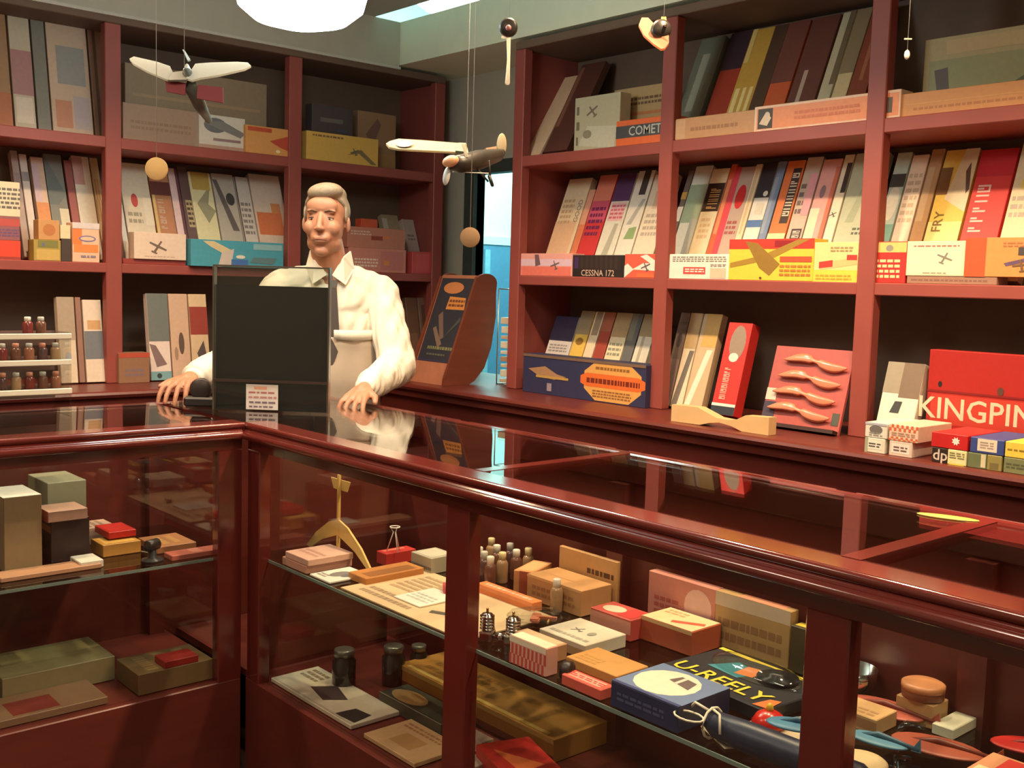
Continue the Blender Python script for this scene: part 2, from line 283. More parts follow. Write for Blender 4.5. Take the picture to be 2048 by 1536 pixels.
 ('kit_box', 'R', 2.096, 3.102, 1.484, 0.072, 0.035, 0.438, 0.372, (232, 170, 165), [('r', 0, 0.0, 0.5, 0.58, (238, 222, 195)), ('r', 0.8, 0.0, 1, 0.93, (215, 120, 90)), ('e', 0.4, 0.72, 0.15, 0.055999999999999994, (150, 120, 130))], [], 'rose leaning box with an orange edge', 'box', None),
 ('kit_box', 'R', 2.018, 3.102, 1.484, 0.036, 0.035, 0.45, 0.372, (238, 225, 200), [('r', 0.5, 0.685, 1, 0.93, (65, 48, 42)), ('a', 0.4, 0.51, 0.03, 30, (90, 80, 75))], [], 'cream leaning box with dark top label and tiny plane', 'box', None),
 ('kit_box', 'R', 1.976, 3.102, 1.484, 0.119, 0.035, 0.451, 0.372, (190, 195, 168), [('l', 0.5, 0.335, 0.9, 0.405, 2, (90, 100, 80)), ('p', [(0.2, 0.44), (0.45, 0.44), (0.7, 0.79), (0.55, 0.79)], (170, 178, 150)), ('r', 0.86, 0.0, 1, 1.0, (225, 222, 205))], [], 'sage green leaning box with faint stripe behind the post', 'box', None),
 ('kit_box', 'R', 1.824, 3.102, 1.484, 0.05, 0.035, 0.442, 0.372, (190, 205, 190), [('r', 0, 0.0, 1, 0.426, (120, 175, 155)), ('e', 0.5, 0.594, 0.4, 0.13999999999999999, (232, 225, 205)), ('r', 0, 0.72, 1, 0.825, (60, 58, 50))], [], 'pale teal leaning box with white disc', 'box', None),
 ('kit_box', 'R', 1.768, 3.102, 1.484, 0.055, 0.035, 0.429, 0.372, (240, 215, 190), [('l', 0.1, 0.44, 0.9, 0.86, 7, (205, 180, 150))], [], 'cream speckled leaning box', 'box', None),
 ('kit_box', 'R', 1.707, 3.102, 1.484, 0.042, 0.035, 0.445, 0.372, (190, 150, 105), [('r', 0.1, 0.44, 0.6, 0.86, (205, 170, 130))], [], 'plain tan leaning box beside the yellow FRY box', 'box', None),
 ('kit_box', 'R', 1.658, 3.102, 1.484, 0.106, 0.035, 0.437, 0.372, (238, 205, 95), [('r', 0, 0.0, 1, 0.44, (242, 225, 150)), ('p', [(0.3, 0.615), (1, 0.51), (1, 1.0), (0.6, 1.0)], (235, 222, 190)), ('p', [(0.75, 0.825), (0.9, 0.65), (0.98, 0.685), (0.85, 0.895)], (110, 85, 70)), ('t', 'FRY', 0.3, 0.44, 0.03, 90, (130, 105, 45)), ('r', 0, 0.65, 0.35, 0.86, (130, 95, 60))], [], 'yellow and white leaning box lettered FRY', 'box', None),
 ('kit_box', 'R', 1.544, 3.102, 1.484, 0.112, 0.035, 0.428, 0.372, (218, 60, 55), [('r', 0, 0.79, 1, 1.0, (200, 40, 50)), ('v', 0.15, 0.356, 0.5, 0.734, 5, (240, 200, 190))], [], 'red leaning box with white vertical lettering', 'box', None),
 ('kit_box', 'R', 1.424, 3.102, 1.484, 0.081, 0.035, 0.447, 0.372, (235, 218, 180), [('l', 0.1, 0.44, 0.9, 0.615, 3, (190, 175, 160)), ('r', 0.3, 0.65, 0.9, 0.72, (240, 215, 120))], [], 'cream leaning box beside the red lettered one', 'box', None),
 ('balsa_plank', 'R', 3.423, 3.042, 1.978, 0.114, 0.012, 0.42, 0.555, (222, 185, 150), [], [], 'long pale balsa strip leaning in the end bay', 'plank', None),
 ('kit_box', 'R', 3.298, 3.052, 1.978, 0.139, 0.035, 0.44, 0.503, (95, 55, 45), [('r', 0.05, 0.28, 0.2, 0.96, (140, 90, 70))], [], 'dark brown leaning box beside the pale balsa strip', 'box', None),
 ('kit_box', 'R', 3.086, 3.022, 1.978, 0.244, 0.06, 0.208, 0.0, (190, 180, 150), [('p', [(0.1, 0.1), (0.9, 0.0), (0.95, 0.4), (0.3, 0.45)], (205, 198, 175)), ('a', 0.4, 0.72, 0.07, 35, (120, 105, 90)), ('e', 0.3, 0.3, 0.1, 0.08, (150, 140, 115)), ('l', 0.05, 0.05, 0.12, 0.9, 3, (120, 110, 90))], [], 'grey-beige kit box with a plane drawing beside the orange box', 'box', None),
 ('kit_box', 'R', 2.841, 3.004, 1.978, 0.279, 0.08, 0.094, 0.0, (225, 105, 55), [('r', 0, 0.3, 1, 0.78, (70, 72, 75)), ('t', 'COMET', 0.52, 0.53, 0.034, 0, (190, 190, 180))], [], 'orange box with a grey band lettered COMET', 'box', None),
 ('kit_box', 'R', 2.97, 3.122, 1.978, 0.3, 0.05, 0.24, 0.0, (180, 150, 105), [('l', 0.2, 0.7, 0.9, 0.85, 2, (110, 80, 55)), ('r', 0.1, 0.55, 0.9, 0.6, (190, 120, 70))], [], 'tan box with brown lettering standing behind the COMET box', 'box', None),
 ('kit_box', 'R', 2.671, 3.102, 1.978, 0.115, 0.035, 0.44, 0.415, (120, 120, 105), [('r', 0.3, 0.28, 0.6, 0.84, (160, 158, 140))], [], 'grey-green leaning box on the top shelf', 'box', None),
 ('kit_box', 'R', 2.529, 3.102, 1.978, 0.095, 0.035, 0.44, 0.415, (165, 60, 40), [('r', 0, 0.64, 1, 1.0, (60, 40, 50))], [], 'dark red leaning box on the top shelf', 'box', None),
 ('kit_box', 'R', 2.434, 3.102, 1.978, 0.096, 0.035, 0.44, 0.415, (205, 160, 70), [('r', 0.1, 0.216, 0.3, 0.44, (240, 215, 150)), ('r', 0.45, 0.216, 0.6, 0.44, (240, 215, 150)), ('r', 0.75, 0.216, 0.9, 0.44, (240, 215, 150)), ('r', 0.05, 0.68, 0.25, 1.0, (225, 195, 120))], [], 'mustard leaning box with cream vertical bars', 'box', None),
 ('kit_box', 'R', 2.338, 3.102, 1.978, 0.058, 0.035, 0.44, 0.415, (85, 60, 45), [], [], 'brown leaning box beside the mustard box', 'box', None),
 ('kit_box', 'R', 2.279, 3.102, 1.978, 0.088, 0.035, 0.44, 0.415, (205, 95, 55), [('r', 0, 0.44, 1, 1.0, (120, 70, 60))], [], 'orange-brown leaning box on the top shelf', 'box', None),
 ('kit_box', 'R', 2.183, 3.102, 1.978, 0.11, 0.035, 0.44, 0.415, (110, 65, 55), [('r', 0.3, 0.0, 0.45, 0.52, (190, 165, 150))], [], 'maroon leaning box with a pale stripe on the top shelf', 'box', None),
 ('kit_box', 'R', 2.064, 3.102, 1.978, 0.047, 0.035, 0.44, 0.415, (200, 190, 160), [('r', 0.6, 0.36, 1, 1.0, (120, 105, 80))], [], 'narrow cream leaning box on the top shelf', 'box', None),
 ('kit_box', 'R', 2.01, 3.102, 1.978, 0.054, 0.035, 0.44, 0.415, (215, 195, 150), [('r', 0, 0.44, 1, 1.0, (150, 130, 100))], [], 'sand coloured leaning box on the top shelf', 'box', None),
 ('kit_box', 'R', 1.952, 3.102, 1.978, 0.067, 0.035, 0.44, 0.415, (140, 70, 50), [('r', 0.4, 0.36, 0.6, 0.92, (170, 110, 80))], [], 'rust brown leaning box on the top shelf', 'box', None),
 ('kit_box', 'R', 2.549, 3.004, 1.978, 0.342, 0.08, 0.075, 0.0, (200, 150, 105), [('r', 0.0, 0.05, 0.13, 0.95, (210, 165, 125)), ('l', 0.2, 0.3, 0.8, 0.6, 1, (170, 120, 85))], [], 'long plain tan box on the top shelf', 'box', None),
 ('kit_box', 'R', 2.209, 3.004, 1.978, 0.527, 0.07, 0.083, 0.0, (238, 205, 180), [('r', 0.02, 0.08, 0.99, 0.9, (235, 150, 105)), ('r', 0.03, 0.1, 0.14, 0.88, (70, 60, 50)), ('p', [(0.04, 0.3), (0.09, 0.75), (0.13, 0.5), (0.1, 0.2)], (225, 205, 180)), ('e', 0.1, 0.6, 0.02, 0.15, (225, 205, 180)), ('r', 0.8, 0.2, 0.95, 0.75, (95, 80, 65)), ('l', 0.3, 0.3, 0.75, 0.7, 2, (215, 120, 85))], [], 'long salmon-orange box with a black picture square, passing behind a post', 'box', None),
 ('kit_box', 'R', 1.686, 3.012, 1.978, 0.414, 0.06, 0.068, 0.0, (205, 145, 90), [('l', 0.1, 0.2, 0.9, 0.4, 1, (180, 120, 75)), ('r', 0.05, 0.5, 0.9, 0.54, (215, 160, 105))], [], 'long tan carton below the landscape picture box', 'box', None),
 ('kit_box', 'R', 1.663, 3.092, 1.978, 0.347, 0.05, 0.236, 0.0, (175, 160, 115), [('r', 0.05, 0.08, 0.98, 0.72, (150, 150, 105)), ('p', [(0.05, 0.1), (0.3, 0.3), (0.6, 0.2), (0.98, 0.5), (0.98, 0.08)], (95, 95, 75)), ('p', [(0.1, 0.6), (0.15, 0.2), (0.25, 0.25), (0.22, 0.62)], (90, 80, 75)), ('p', [(0.3, 0.15), (0.9, 0.35), (0.85, 0.25), (0.4, 0.08)], (140, 135, 125)), ('r', 0.2, 0.78, 0.95, 0.95, (190, 165, 120))], [], 'picture box with a painted grey plane over hills', 'box', None),
 ('kit_box', 'R', 3.28, 2.962, 1.004, 0.675, 0.09, 0.16, 0.0, (50, 52, 85), [('p', [(0.53, 0.72), (0.62, 0.97), (0.88, 0.97), (0.97, 0.72), (0.97, 0.3), (0.88, 0.03), (0.62, 0.03), (0.53, 0.3)], (222, 165, 90)), ('p', [(0.5, 0.6), (0.55, 0.68), (0.95, 0.68), (1, 0.6), (1, 0.42), (0.95, 0.35), (0.55, 0.35), (0.5, 0.42)], (225, 110, 50)), ('l', 0.55, 0.4, 0.96, 0.62, 1, (120, 45, 30)), ('l', 0.62, 0.76, 0.88, 0.88, 1, (150, 100, 50)), ('l', 0.6, 0.1, 0.9, 0.3, 3, (150, 100, 60)), ('p', [(0.05, 0.62), (0.2, 0.72), (0.3, 0.55), (0.38, 0.5), (0.28, 0.4), (0.15, 0.45)], (170, 130, 95)), ('r', 0.12, 0.42, 0.4, 0.48, (190, 150, 80)), ('r', 0, 0.93, 1, 1, (120, 95, 80)), ('r', 0.22, 0.1, 0.26, 0.3, (160, 140, 150))], [], 'navy box with an orange octagonal label on the ledge', 'box', None),
 ('kit_box', 'R', 3.346, 3.092, 1.004, 0.139, 0.035, 0.32, 0.372, (215, 205, 200), [('r', 0, 0.652, 1, 1.0, (60, 52, 80)), ('l', 0.1, 0.49, 0.9, 0.61, 3, (150, 140, 140))], [], 'white leaning box with navy top on the ledge', 'box', None),
 ('kit_box', 'R', 3.2, 3.092, 1.004, 0.074, 0.035, 0.35, 0.372, (230, 190, 90), [('r', 0, 0.7, 1, 1.0, (160, 140, 110)), ('e', 0.5, 0.61, 0.3, 0.048, (150, 110, 50))], [], 'yellow leaning box with grey top on the ledge', 'box', None),
 ('kit_box', 'R', 3.119, 3.092, 1.004, 0.05, 0.035, 0.35, 0.372, (232, 210, 180), [('r', 0.2, 0.7, 0.9, 1.0, (165, 140, 115))], [], 'narrow cream leaning box on the ledge', 'box', None),
 ('kit_box', 'R', 3.063, 3.092, 1.004, 0.059, 0.035, 0.35, 0.372, (165, 70, 55), [('r', 0, 0.76, 1, 1.0, (175, 100, 75))], [], 'rust red leaning box on the ledge', 'box', None),
 ('kit_box', 'R', 2.997, 3.092, 1.004, 0.085, 0.035, 0.35, 0.372, (232, 215, 180), [('l', 0.1, 0.46, 0.9, 0.64, 3, (150, 150, 130)), ('r', 0, 0.7, 1, 1.0, (180, 150, 110))], [], 'cream leaning box with faint plane print on the ledge', 'box', None),
 ('kit_box', 'R', 2.906, 3.092, 1.004, 0.051, 0.035, 0.35, 0.372, (105, 105, 105), [('r', 0, 0.67, 0.6, 1.0, (130, 125, 110))], [], 'narrow grey leaning box on the ledge', 'box', None),
 ('kit_box', 'R', 2.848, 3.092, 1.004, 0.075, 0.035, 0.35, 0.372, (225, 215, 195), [('r', 0.3, 0.0, 0.5, 0.88, (180, 170, 150)), ('r', 0, 0.73, 1, 1.0, (170, 145, 110))], [], 'white leaning box with a grey stripe on the ledge', 'box', None),
 ('kit_box', 'R', 2.602, 3.042, 1.004, 0.043, 0.035, 0.36, 0.291, (130, 110, 105), [('r', 0, 0.5, 1, 0.9, (110, 95, 85)), ('e', 0.5, 0.7, 0.3, 0.08, (70, 60, 60))], [], 'narrow grey-brown leaning box behind the wooden propeller', 'box', None),
 ('kit_box', 'R', 2.552, 3.042, 1.004, 0.054, 0.035, 0.36, 0.291, (228, 210, 180), [('p', [(0, 0.0), (0.5, 0.0), (1, 0.6), (0.6, 0.6)], (120, 110, 100)), ('r', 0, 0.62, 1, 1.0, (190, 160, 115))], [], 'cream leaning box with a dark slash behind the wooden propeller', 'box', None),
 ('kit_box', 'R', 2.492, 3.042, 1.004, 0.084, 0.035, 0.36, 0.291, (200, 175, 140), [('p', [(0, 0.0), (0.3, 0.0), (0.9, 0.62), (0.6, 0.62)], (235, 222, 200)), ('r', 0.2, 0.65, 1, 1.0, (205, 165, 95))], [], 'tan leaning box with a white slash behind the wooden propeller', 'box', None),
 ('kit_box', 'R', 2.32, 2.982, 1.004, 0.1, 0.05, 0.33, 0.268, (210, 50, 45), [('r', 0, 0.0, 1, 0.09, (45, 52, 62)), ('r', 0, 0.09, 1, 0.12, (235, 228, 215)), ('e', 0.55, 0.78, 0.33, 0.19, (150, 130, 115)), ('e', 0.5, 0.62, 0.2, 0.05, (225, 215, 205)), ('v', 0.25, 0.16, 0.5, 0.52, 9, (240, 190, 170))], [], 'tall red box with an oval window leaning behind the propeller', 'box', None),
 ('kit_box', 'R', 1.666, 2.932, 1.004, 0.118, 0.045, 0.24, 0.291, (225, 220, 200), [('r', 0.45, 0.55, 1, 1.0, (120, 100, 80)), ('r', 0, 0.6, 0.45, 1.0, (150, 140, 120)), ('p', [(0.3, 0.35), (0.55, 0.35), (0.6, 0.5), (0.4, 0.5)], (60, 60, 62)), ('l', 0.35, 0.15, 0.9, 0.25, 2, (140, 135, 120)), ('p', [(0, 0.0), (0.3, 0.0), (0, 0.1)], (215, 70, 45))], [], 'white leaning box with a black mark beside the KINGPIN box', 'box', None),
 ('kit_box', 'R', 1.523, 2.972, 1.004, 0.313, 0.05, 0.29, 0.0, (170, 35, 30), [('r', 0.04, 0.26, 0.98, 0.56, (190, 60, 45)), ('t', 'KINGPIN', 0.46, 0.41, 0.062, 0, (238, 205, 175)), ('e', 0.12, 0.66, 0.02, 0.03, (40, 32, 30)), ('e', 0.68, 0.64, 0.03, 0.04, (90, 60, 50)), ('r', 0, 0.58, 1, 0.6, (130, 25, 25))], [], 'dark red box lettered KINGPIN in big white letters', 'box', None),
 ('hobby_box', 'R', 1.58, 2.742, 1.004, 0.061, 0.19, 0.042, 0.0, (228, 224, 205), [('r', 0.15, 0.25, 0.85, 0.85, (240, 236, 220)), ('l', 0.2, 0.35, 0.8, 0.7, 2, (90, 90, 85)), ('r', 0, 0, 0.15, 1, (170, 175, 150))], [], 'white matchbox-sized carton with grey print, under another', 'box', None),
 ('hobby_box', 'R', 1.582, 2.742, 1.047, 0.067, 0.19, 0.042, 0.0, (230, 226, 212), [('e', 0.5, 0.55, 0.3, 0.3, (120, 115, 112)), ('l', 0.2, 0.1, 0.8, 0.4, 2, (150, 145, 140)), ('r', 0, 0.85, 1, 1, (190, 190, 205))], [], 'white carton with a grey emblem on top of its small stack', 'box', None),
 ('hobby_box', 'R', 1.506, 2.742, 1.004, 0.068, 0.19, 0.042, 0.0, (226, 205, 190), [('r', 0.1, 0.2, 0.9, 0.85, (240, 232, 220)), ('l', 0.2, 0.3, 0.8, 0.7, 2, (120, 95, 90))], [], 'white and rose carton under the orange-checked one', 'box', None),
 ('hobby_box', 'R', 1.509, 2.742, 1.047, 0.086, 0.19, 0.045, 0.0, (238, 205, 180), [('k', 0, 0.6, 1, 1, 6, (215, 110, 70)), ('k', 0, 0, 1, 0.25, 6, (215, 110, 70)), ('l', 0.1, 0.3, 0.9, 0.55, 2, (200, 150, 130))], [], 'white carton with orange checks, on the ledge', 'box', None),
 ('hobby_box', 'R', 1.381, 2.742, 1.004, 0.043, 0.19, 0.04, 0.0, (50, 38, 32), [('t', 'dp', 0.55, 0.5, 0.03, 0, (220, 205, 190))], [], 'small black carton lettered dp', 'box', None),
 ('hobby_box', 'R', 1.337, 2.742, 1.004, 0.051, 0.19, 0.04, 0.0, (235, 228, 170), [('l', 0.1, 0.4, 0.9, 0.85, 3, (130, 125, 90)), ('r', 0.1, 0.0, 0.9, 0.1, (225, 215, 90))], [], 'white and yellow label carton beside the dp carton', 'box', None),
 ('hobby_box', 'R', 1.385, 2.742, 1.045, 0.1, 0.2, 0.04, 0.0, (200, 35, 35), [('*', 0.68, 0.55, 0.012, (240, 235, 225))], [], 'flat red box with a white star on top of the dp carton', 'box', None),
 ('hobby_box', 'R', 1.282, 2.742, 1.004, 0.05, 0.19, 0.04, 0.0, (110, 120, 85), [('r', 0.7, 0.1, 0.95, 0.95, (215, 205, 170))], [], 'green carton with a cream stripe', 'box', None),
 ('hobby_box', 'R', 1.231, 2.742, 1.004, 0.038, 0.19, 0.04, 0.0, (150, 140, 80), [('r', 0.2, 0.1, 0.8, 0.5, (120, 110, 70))], [], 'olive carton beside the cream-striped green one', 'box', None),
 ('hobby_box', 'R', 1.278, 2.742, 1.045, 0.088, 0.2, 0.04, 0.0, (60, 75, 140), [('r', 0.22, 0.15, 0.8, 0.95, (230, 215, 195)), ('l', 0.3, 0.3, 0.7, 0.8, 3, (170, 150, 140))], [], 'blue box with a white label, stacked on green cartons', 'box', None),
 ('hobby_box', 'R', 1.188, 2.742, 1.004, 0.067, 0.2, 0.04, 0.0, (125, 130, 90), [('l', 0.1, 0.3, 0.9, 0.7, 2, (90, 95, 70))], [], 'grey-green carton under a yellow one', 'box', None),
 ('hobby_box', 'R', 1.187, 2.742, 1.045, 0.063, 0.2, 0.04, 0.0, (235, 205, 80), [('l', 0.1, 0.4, 0.8, 0.6, 1, (150, 120, 50))], [], 'yellow carton at the end of the small cartons', 'box', None),
 ('kit_box', 'L', 1.228, 4.36, 1.978, 0.064, 0.035, 0.44, 0.197, (170, 130, 95), [('r', 0, 0.0, 1, 0.3, (185, 110, 70))], [], 'brown leaning box at the end of the back top shelf', 'box', None),
 ('kit_box', 'L', 1.3, 4.36, 1.978, 0.077, 0.035, 0.44, 0.197, (205, 190, 165), [('r', 0, 0.3, 1, 0.7, (180, 130, 130)), ('r', 0.1, 0.05, 0.9, 0.28, (225, 210, 190))], [], 'cream and mauve box on the back top shelf', 'box', None),
 ('kit_box', 'L', 1.384, 4.36, 1.978, 0.049, 0.035, 0.44, 0.197, (135, 130, 120), [], [], 'narrow grey box on the back top shelf', 'box', None),
 ('kit_box', 'L', 1.439, 4.36, 1.978, 0.156, 0.035, 0.44, 0.197, (210, 180, 155), [('r', 0.1, 0.05, 0.5, 0.3, (205, 140, 110)), ('r', 0.55, 0.05, 0.95, 0.35, (190, 170, 170)), ('r', 0.2, 0.45, 0.9, 0.8, (160, 155, 150))], [], 'wide beige box with faded pictures on the back top shelf', 'box', None),
 ('kit_box', 'L', 1.602, 4.36, 1.978, 0.081, 0.035, 0.44, 0.197, (160, 130, 115), [('r', 0.2, 0.0, 0.35, 1.0, (110, 95, 85))], [], 'brown-grey box on the back top shelf next to the post', 'box', None),
 ('kit_box', 'L', 1.688, 4.3, 1.978, 0.317, 0.08, 0.148, 0.0, (165, 135, 115), [('l', 0.1, 0.3, 0.9, 0.6, 2, (150, 120, 100))], [], 'dull brown carton on the back top shelf', 'box', None),
 ('kit_box', 'L', 1.733, 4.39, 1.978, 0.64, 0.06, 0.322, 0.0, (150, 130, 105), [('r', 0.05, 0.6, 0.95, 0.64, (170, 140, 110)), ('l', 0.5, 0.25, 0.95, 0.4, 1, (120, 100, 80))], [], 'wide faded brown box standing at the back of the top shelf', 'box', None),
 ('kit_box', 'L', 2.001, 4.28, 1.978, 0.21, 0.05, 0.142, 0.0, (215, 205, 190), [('e', 0.35, 0.7, 0.25, 0.22, (110, 108, 112)), ('p', [(0.1, 0.75), (0.9, 0.4), (1, 0.55), (0.5, 0.85)], (130, 125, 120)), ('r', 0, 0, 1, 0.12, (190, 150, 130)), ('r', 0.3, 0.25, 0.9, 0.33, (150, 120, 120))], [], 'white picture box with a grey plane on the back top shelf', 'box', None),
 ('kit_box', 'L', 2.204, 4.262, 1.978, 0.208, 0.07, 0.118, 0.0, (215, 150, 85), [('p', [(0.55, 0.5), (1, 0.75), (1, 0.2), (0.8, 0.3)], (190, 75, 55)), ('r', 0.05, 0.8, 0.6, 0.95, (195, 80, 50)), ('e', 0.75, 0.15, 0.05, 0.06, (240, 220, 180))], [], 'orange and red box beside the white picture box', 'box', None),
 ('kit_box', 'L', 2.502, 4.262, 1.978, 0.386, 0.08, 0.127, 0.0, (215, 170, 85), [('l', 0.08, 0.82, 0.5, 0.94, 1, (130, 100, 70)), ('p', [(0.55, 0.3), (0.75, 0.55), (0.98, 0.05), (0.9, 0.05), (0.72, 0.4)], (130, 110, 75)), ('a', 0.66, 0.45, 0.05, 25, (105, 100, 80))], [], 'golden tan box with a small plane on the back top shelf', 'box', None),
 ('kit_box', 'L', 2.54, 4.28, 2.105, 0.217, 0.06, 0.126, 0.0, (70, 60, 62), [('r', 0.2, 0.4, 0.75, 0.55, (100, 95, 90)), ('r', 0.6, 0.12, 0.85, 0.2, (60, 70, 100))], [], 'dark plum box set on the golden tan box', 'box', None),
 ('kit_box', 'L', 2.843, 4.37, 1.978, 0.219, 0.05, 0.269, 0.0, (150, 115, 85), [('p', [(0.2, 0.6), (0.5, 0.9), (0.6, 0.8), (0.4, 0.4)], (120, 85, 75)), ('r', 0, 0, 1, 0.3, (160, 120, 75))], [], 'brown box standing behind the golden tan box', 'box', None),
 ('kit_box', 'L', 1.139, 4.262, 1.484, 0.143, 0.08, 0.071, 0.0, (225, 70, 45), [('r', 0, 0.0, 1, 0.15, (160, 60, 50))], [], 'bright red flat box at the foot of its stack', 'box', None),
 ('kit_box', 'L', 1.141, 4.262, 1.555, 0.139, 0.08, 0.089, 0.0, (150, 90, 95), [('r', 0.3, 0.6, 1, 0.9, (190, 80, 75)), ('l', 0.3, 0.15, 1, 0.5, 3, (110, 80, 120))], [], 'dull mauve box in the stack on the red flat box', 'box', None),
 ('kit_box', 'L', 1.143, 4.262, 1.644, 0.139, 0.07, 0.128, 0.0, (225, 210, 180), [('l', 0.4, 0.2, 1, 0.85, 5, (110, 100, 95))], [], 'cream box with grey lettering topping its stack', 'box', None),
 ('kit_box', 'L', 1.325, 4.36, 1.484, 0.026, 0.035, 0.449, 0.372, (190, 165, 155), [('r', 0, 0.51, 1, 0.79, (170, 150, 145))], [], 'narrow greyish leaning box on the back shelf', 'box', None),
 ('kit_box', 'L', 1.356, 4.36, 1.484, 0.028, 0.035, 0.437, 0.372, (232, 215, 205), [('r', 0, 0.734, 1, 0.825, (160, 150, 150))], [], 'narrow white leaning box on the back shelf', 'box', None),
 ('kit_box', 'L', 1.398, 4.36, 1.484, 0.048, 0.035, 0.43, 0.372, (228, 195, 175), [('r', 0, 0.37, 1, 0.545, (225, 150, 95)), ('r', 0, 0.552, 0.5, 0.93, (220, 190, 200))], [], 'rose leaning box with an orange patch on the back shelf', 'box', None),
 ('kit_box', 'L', 1.449, 4.36, 1.484, 0.07, 0.035, 0.449, 0.372, (135, 135, 128), [('p', [(0, 1.0), (0, 0.51), (0.5, 0.51), (1, 0.615)], (115, 122, 120)), ('r', 0.5, 0.0, 1, 0.475, (220, 210, 185))], [], 'grey leaning box with an arrow-shaped panel', 'box', None),
 ('kit_box', 'L', 1.527, 4.36, 1.484, 0.03, 0.035, 0.429, 0.372, (165, 95, 90), [], [], 'narrow dull red leaning box on the back shelf', 'box', None),
 ('kit_box', 'L', 1.56, 4.36, 1.484, 0.069, 0.035, 0.452, 0.372, (240, 225, 205), [('r', 0, 0.72, 0.6, 1.0, (210, 160, 150))], [], 'bright white leaning box beside the orange lettered box', 'box', None),
 ('kit_box', 'L', 1.635, 4.36, 1.484, 0.031, 0.035, 0.451, 0.372, (205, 175, 135), [('k', 0, 0.37, 1, 0.79, 3, (180, 140, 100))], [], 'tan checked leaning box next to the post', 'box', None),
 ('kit_box', 'L', 1.329, 4.262, 1.484, 0.1, 0.07, 0.08, 0.0, (175, 150, 75), [('r', 0.15, 0.62, 0.9, 0.98, (130, 125, 65)), ('r', 0.1, 0.05, 0.95, 0.55, (205, 170, 95)), ('r', 0.3, 0.7, 0.4, 0.85, (110, 110, 140))], [], 'olive and mustard box at the front of the back shelf', 'box', None),
 ('kit_box', 'L', 1.347, 4.262, 1.564, 0.078, 0.06, 0.076, 0.0, (205, 150, 95), [('e', 0.5, 0.5, 0.3, 0.3, (190, 120, 70))], [], 'tan box set on the olive and mustard box', 'box', None),
 ('kit_box', 'L', 1.431, 4.262, 1.484, 0.036, 0.06, 0.087, 0.0, (75, 60, 52), [], [], 'small dark box between the olive box and the orange lettered box', 'box', None),
 ('kit_box', 'L', 1.428, 4.262, 1.571, 0.038, 0.05, 0.053, 0.0, (225, 210, 170), [], [], 'small cream box on the small dark box', 'box', None),
 ('kit_box', 'L', 1.473, 4.262, 1.484, 0.104, 0.07, 0.153, 0.0, (235, 190, 160), [('r', 0, 0.45, 0.35, 0.85, (232, 130, 70)), ('r', 0.05, 0.25, 0.95, 0.45, (228, 140, 75)), ('e', 0.55, 0.6, 0.32, 0.08, (130, 120, 165)), ('e', 0.55, 0.6, 0.26, 0.05, (235, 195, 165)), ('r', 0, 0.85, 1, 1, (220, 205, 205)), ('l', 0.3, 0.1, 0.9, 0.2, 1, (150, 130, 150))], [], 'peach and orange box with a blue oval', 'box', None),
 ('kit_box', 'L', 1.722, 4.36, 1.484, 0.021, 0.035, 0.435, 0.372, (245, 238, 228), [], [], 'bright narrow white leaning box by the post', 'box', None),
 ('kit_box', 'L', 1.749, 4.36, 1.484, 0.121, 0.035, 0.444, 0.372, (232, 218, 195), [('e', 0.4, 0.615, 0.12, 0.06999999999999999, (200, 80, 80)), ('l', 0.1, 0.37, 0.6, 0.51, 2, (170, 160, 140)), ('r', 0.7, 0.37, 1, 0.65, (240, 228, 205))], [], 'white leaning box with a red spot', 'box', None),
 ('kit_box', 'L', 1.877, 4.36, 1.484, 0.085, 0.035, 0.446, 0.372, (195, 135, 100), [('r', 0, 0.0, 0.15, 0.72, (222, 195, 130)), ('v', 0.25, 0.335, 0.55, 0.65, 6, (205, 185, 165)), ('r', 0.0, 0.685, 1, 0.825, (110, 60, 55))], [], 'tan leaning box with vertical grey lettering', 'box', None),
 ('kit_box', 'L', 1.966, 4.36, 1.484, 0.042, 0.035, 0.439, 0.372, (235, 205, 205), [('r', 0.7, 0.0, 1, 1.0, (110, 70, 80))], [], 'narrow pink-white leaning box', 'box', None),
 ('kit_box', 'L', 2.012, 4.36, 1.484, 0.042, 0.035, 0.451, 0.372, (110, 85, 85), [('r', 0.3, 0.37, 1, 0.65, (195, 175, 135)), ('l', 0.35, 0.384, 0.95, 0.636, 5, (90, 70, 60))], [], 'dark leaning box with a cream label', 'box', None),
 ('kit_box', 'L', 2.057, 4.36, 1.484, 0.104, 0.035, 0.431, 0.372, (235, 225, 180), [('p', [(0.2, 0.65), (0.6, 0.44), (1, 0.58), (0.7, 0.65), (0.9, 0.86)], (165, 160, 130)), ('r', 0.1, 0.804, 0.9, 1.0, (200, 170, 90))], [], 'pale yellow leaning box with grey plane art', 'box', None),
 ('kit_box', 'L', 2.168, 4.36, 1.484, 0.103, 0.035, 0.434, 0.372, (195, 185, 172), [('p', [(0, 0.93), (0.2, 0.93), (0.9, 0.37), (0.6, 0.37)], (110, 100, 98)), ('e', 0.7, 0.72, 0.2, 0.06999999999999999, (80, 75, 75))], [], 'grey leaning box with dark diagonal stripe', 'box', None),
 ('kit_box', 'L', 2.277, 4.36, 1.484, 0.068, 0.035, 0.428, 0.372, (222, 210, 200), [('l', 0.15, 0.335, 0.85, 0.72, 6, (150, 135, 130)), ('r', 0, 0.0, 0.08, 1.0, (90, 75, 65))], [], 'white leaning box lined with grey text', 'box', None),
 ('kit_box', 'L', 2.352, 4.36, 1.484, 0.156, 0.035, 0.45, 0.372, (232, 205, 185), [('r', 0.05, 0.335, 0.85, 0.58, (232, 130, 85)), ('r', 0.55, 0.58, 0.85, 0.685, (228, 150, 95))], [], 'white leaning box with a big orange square', 'box', None),
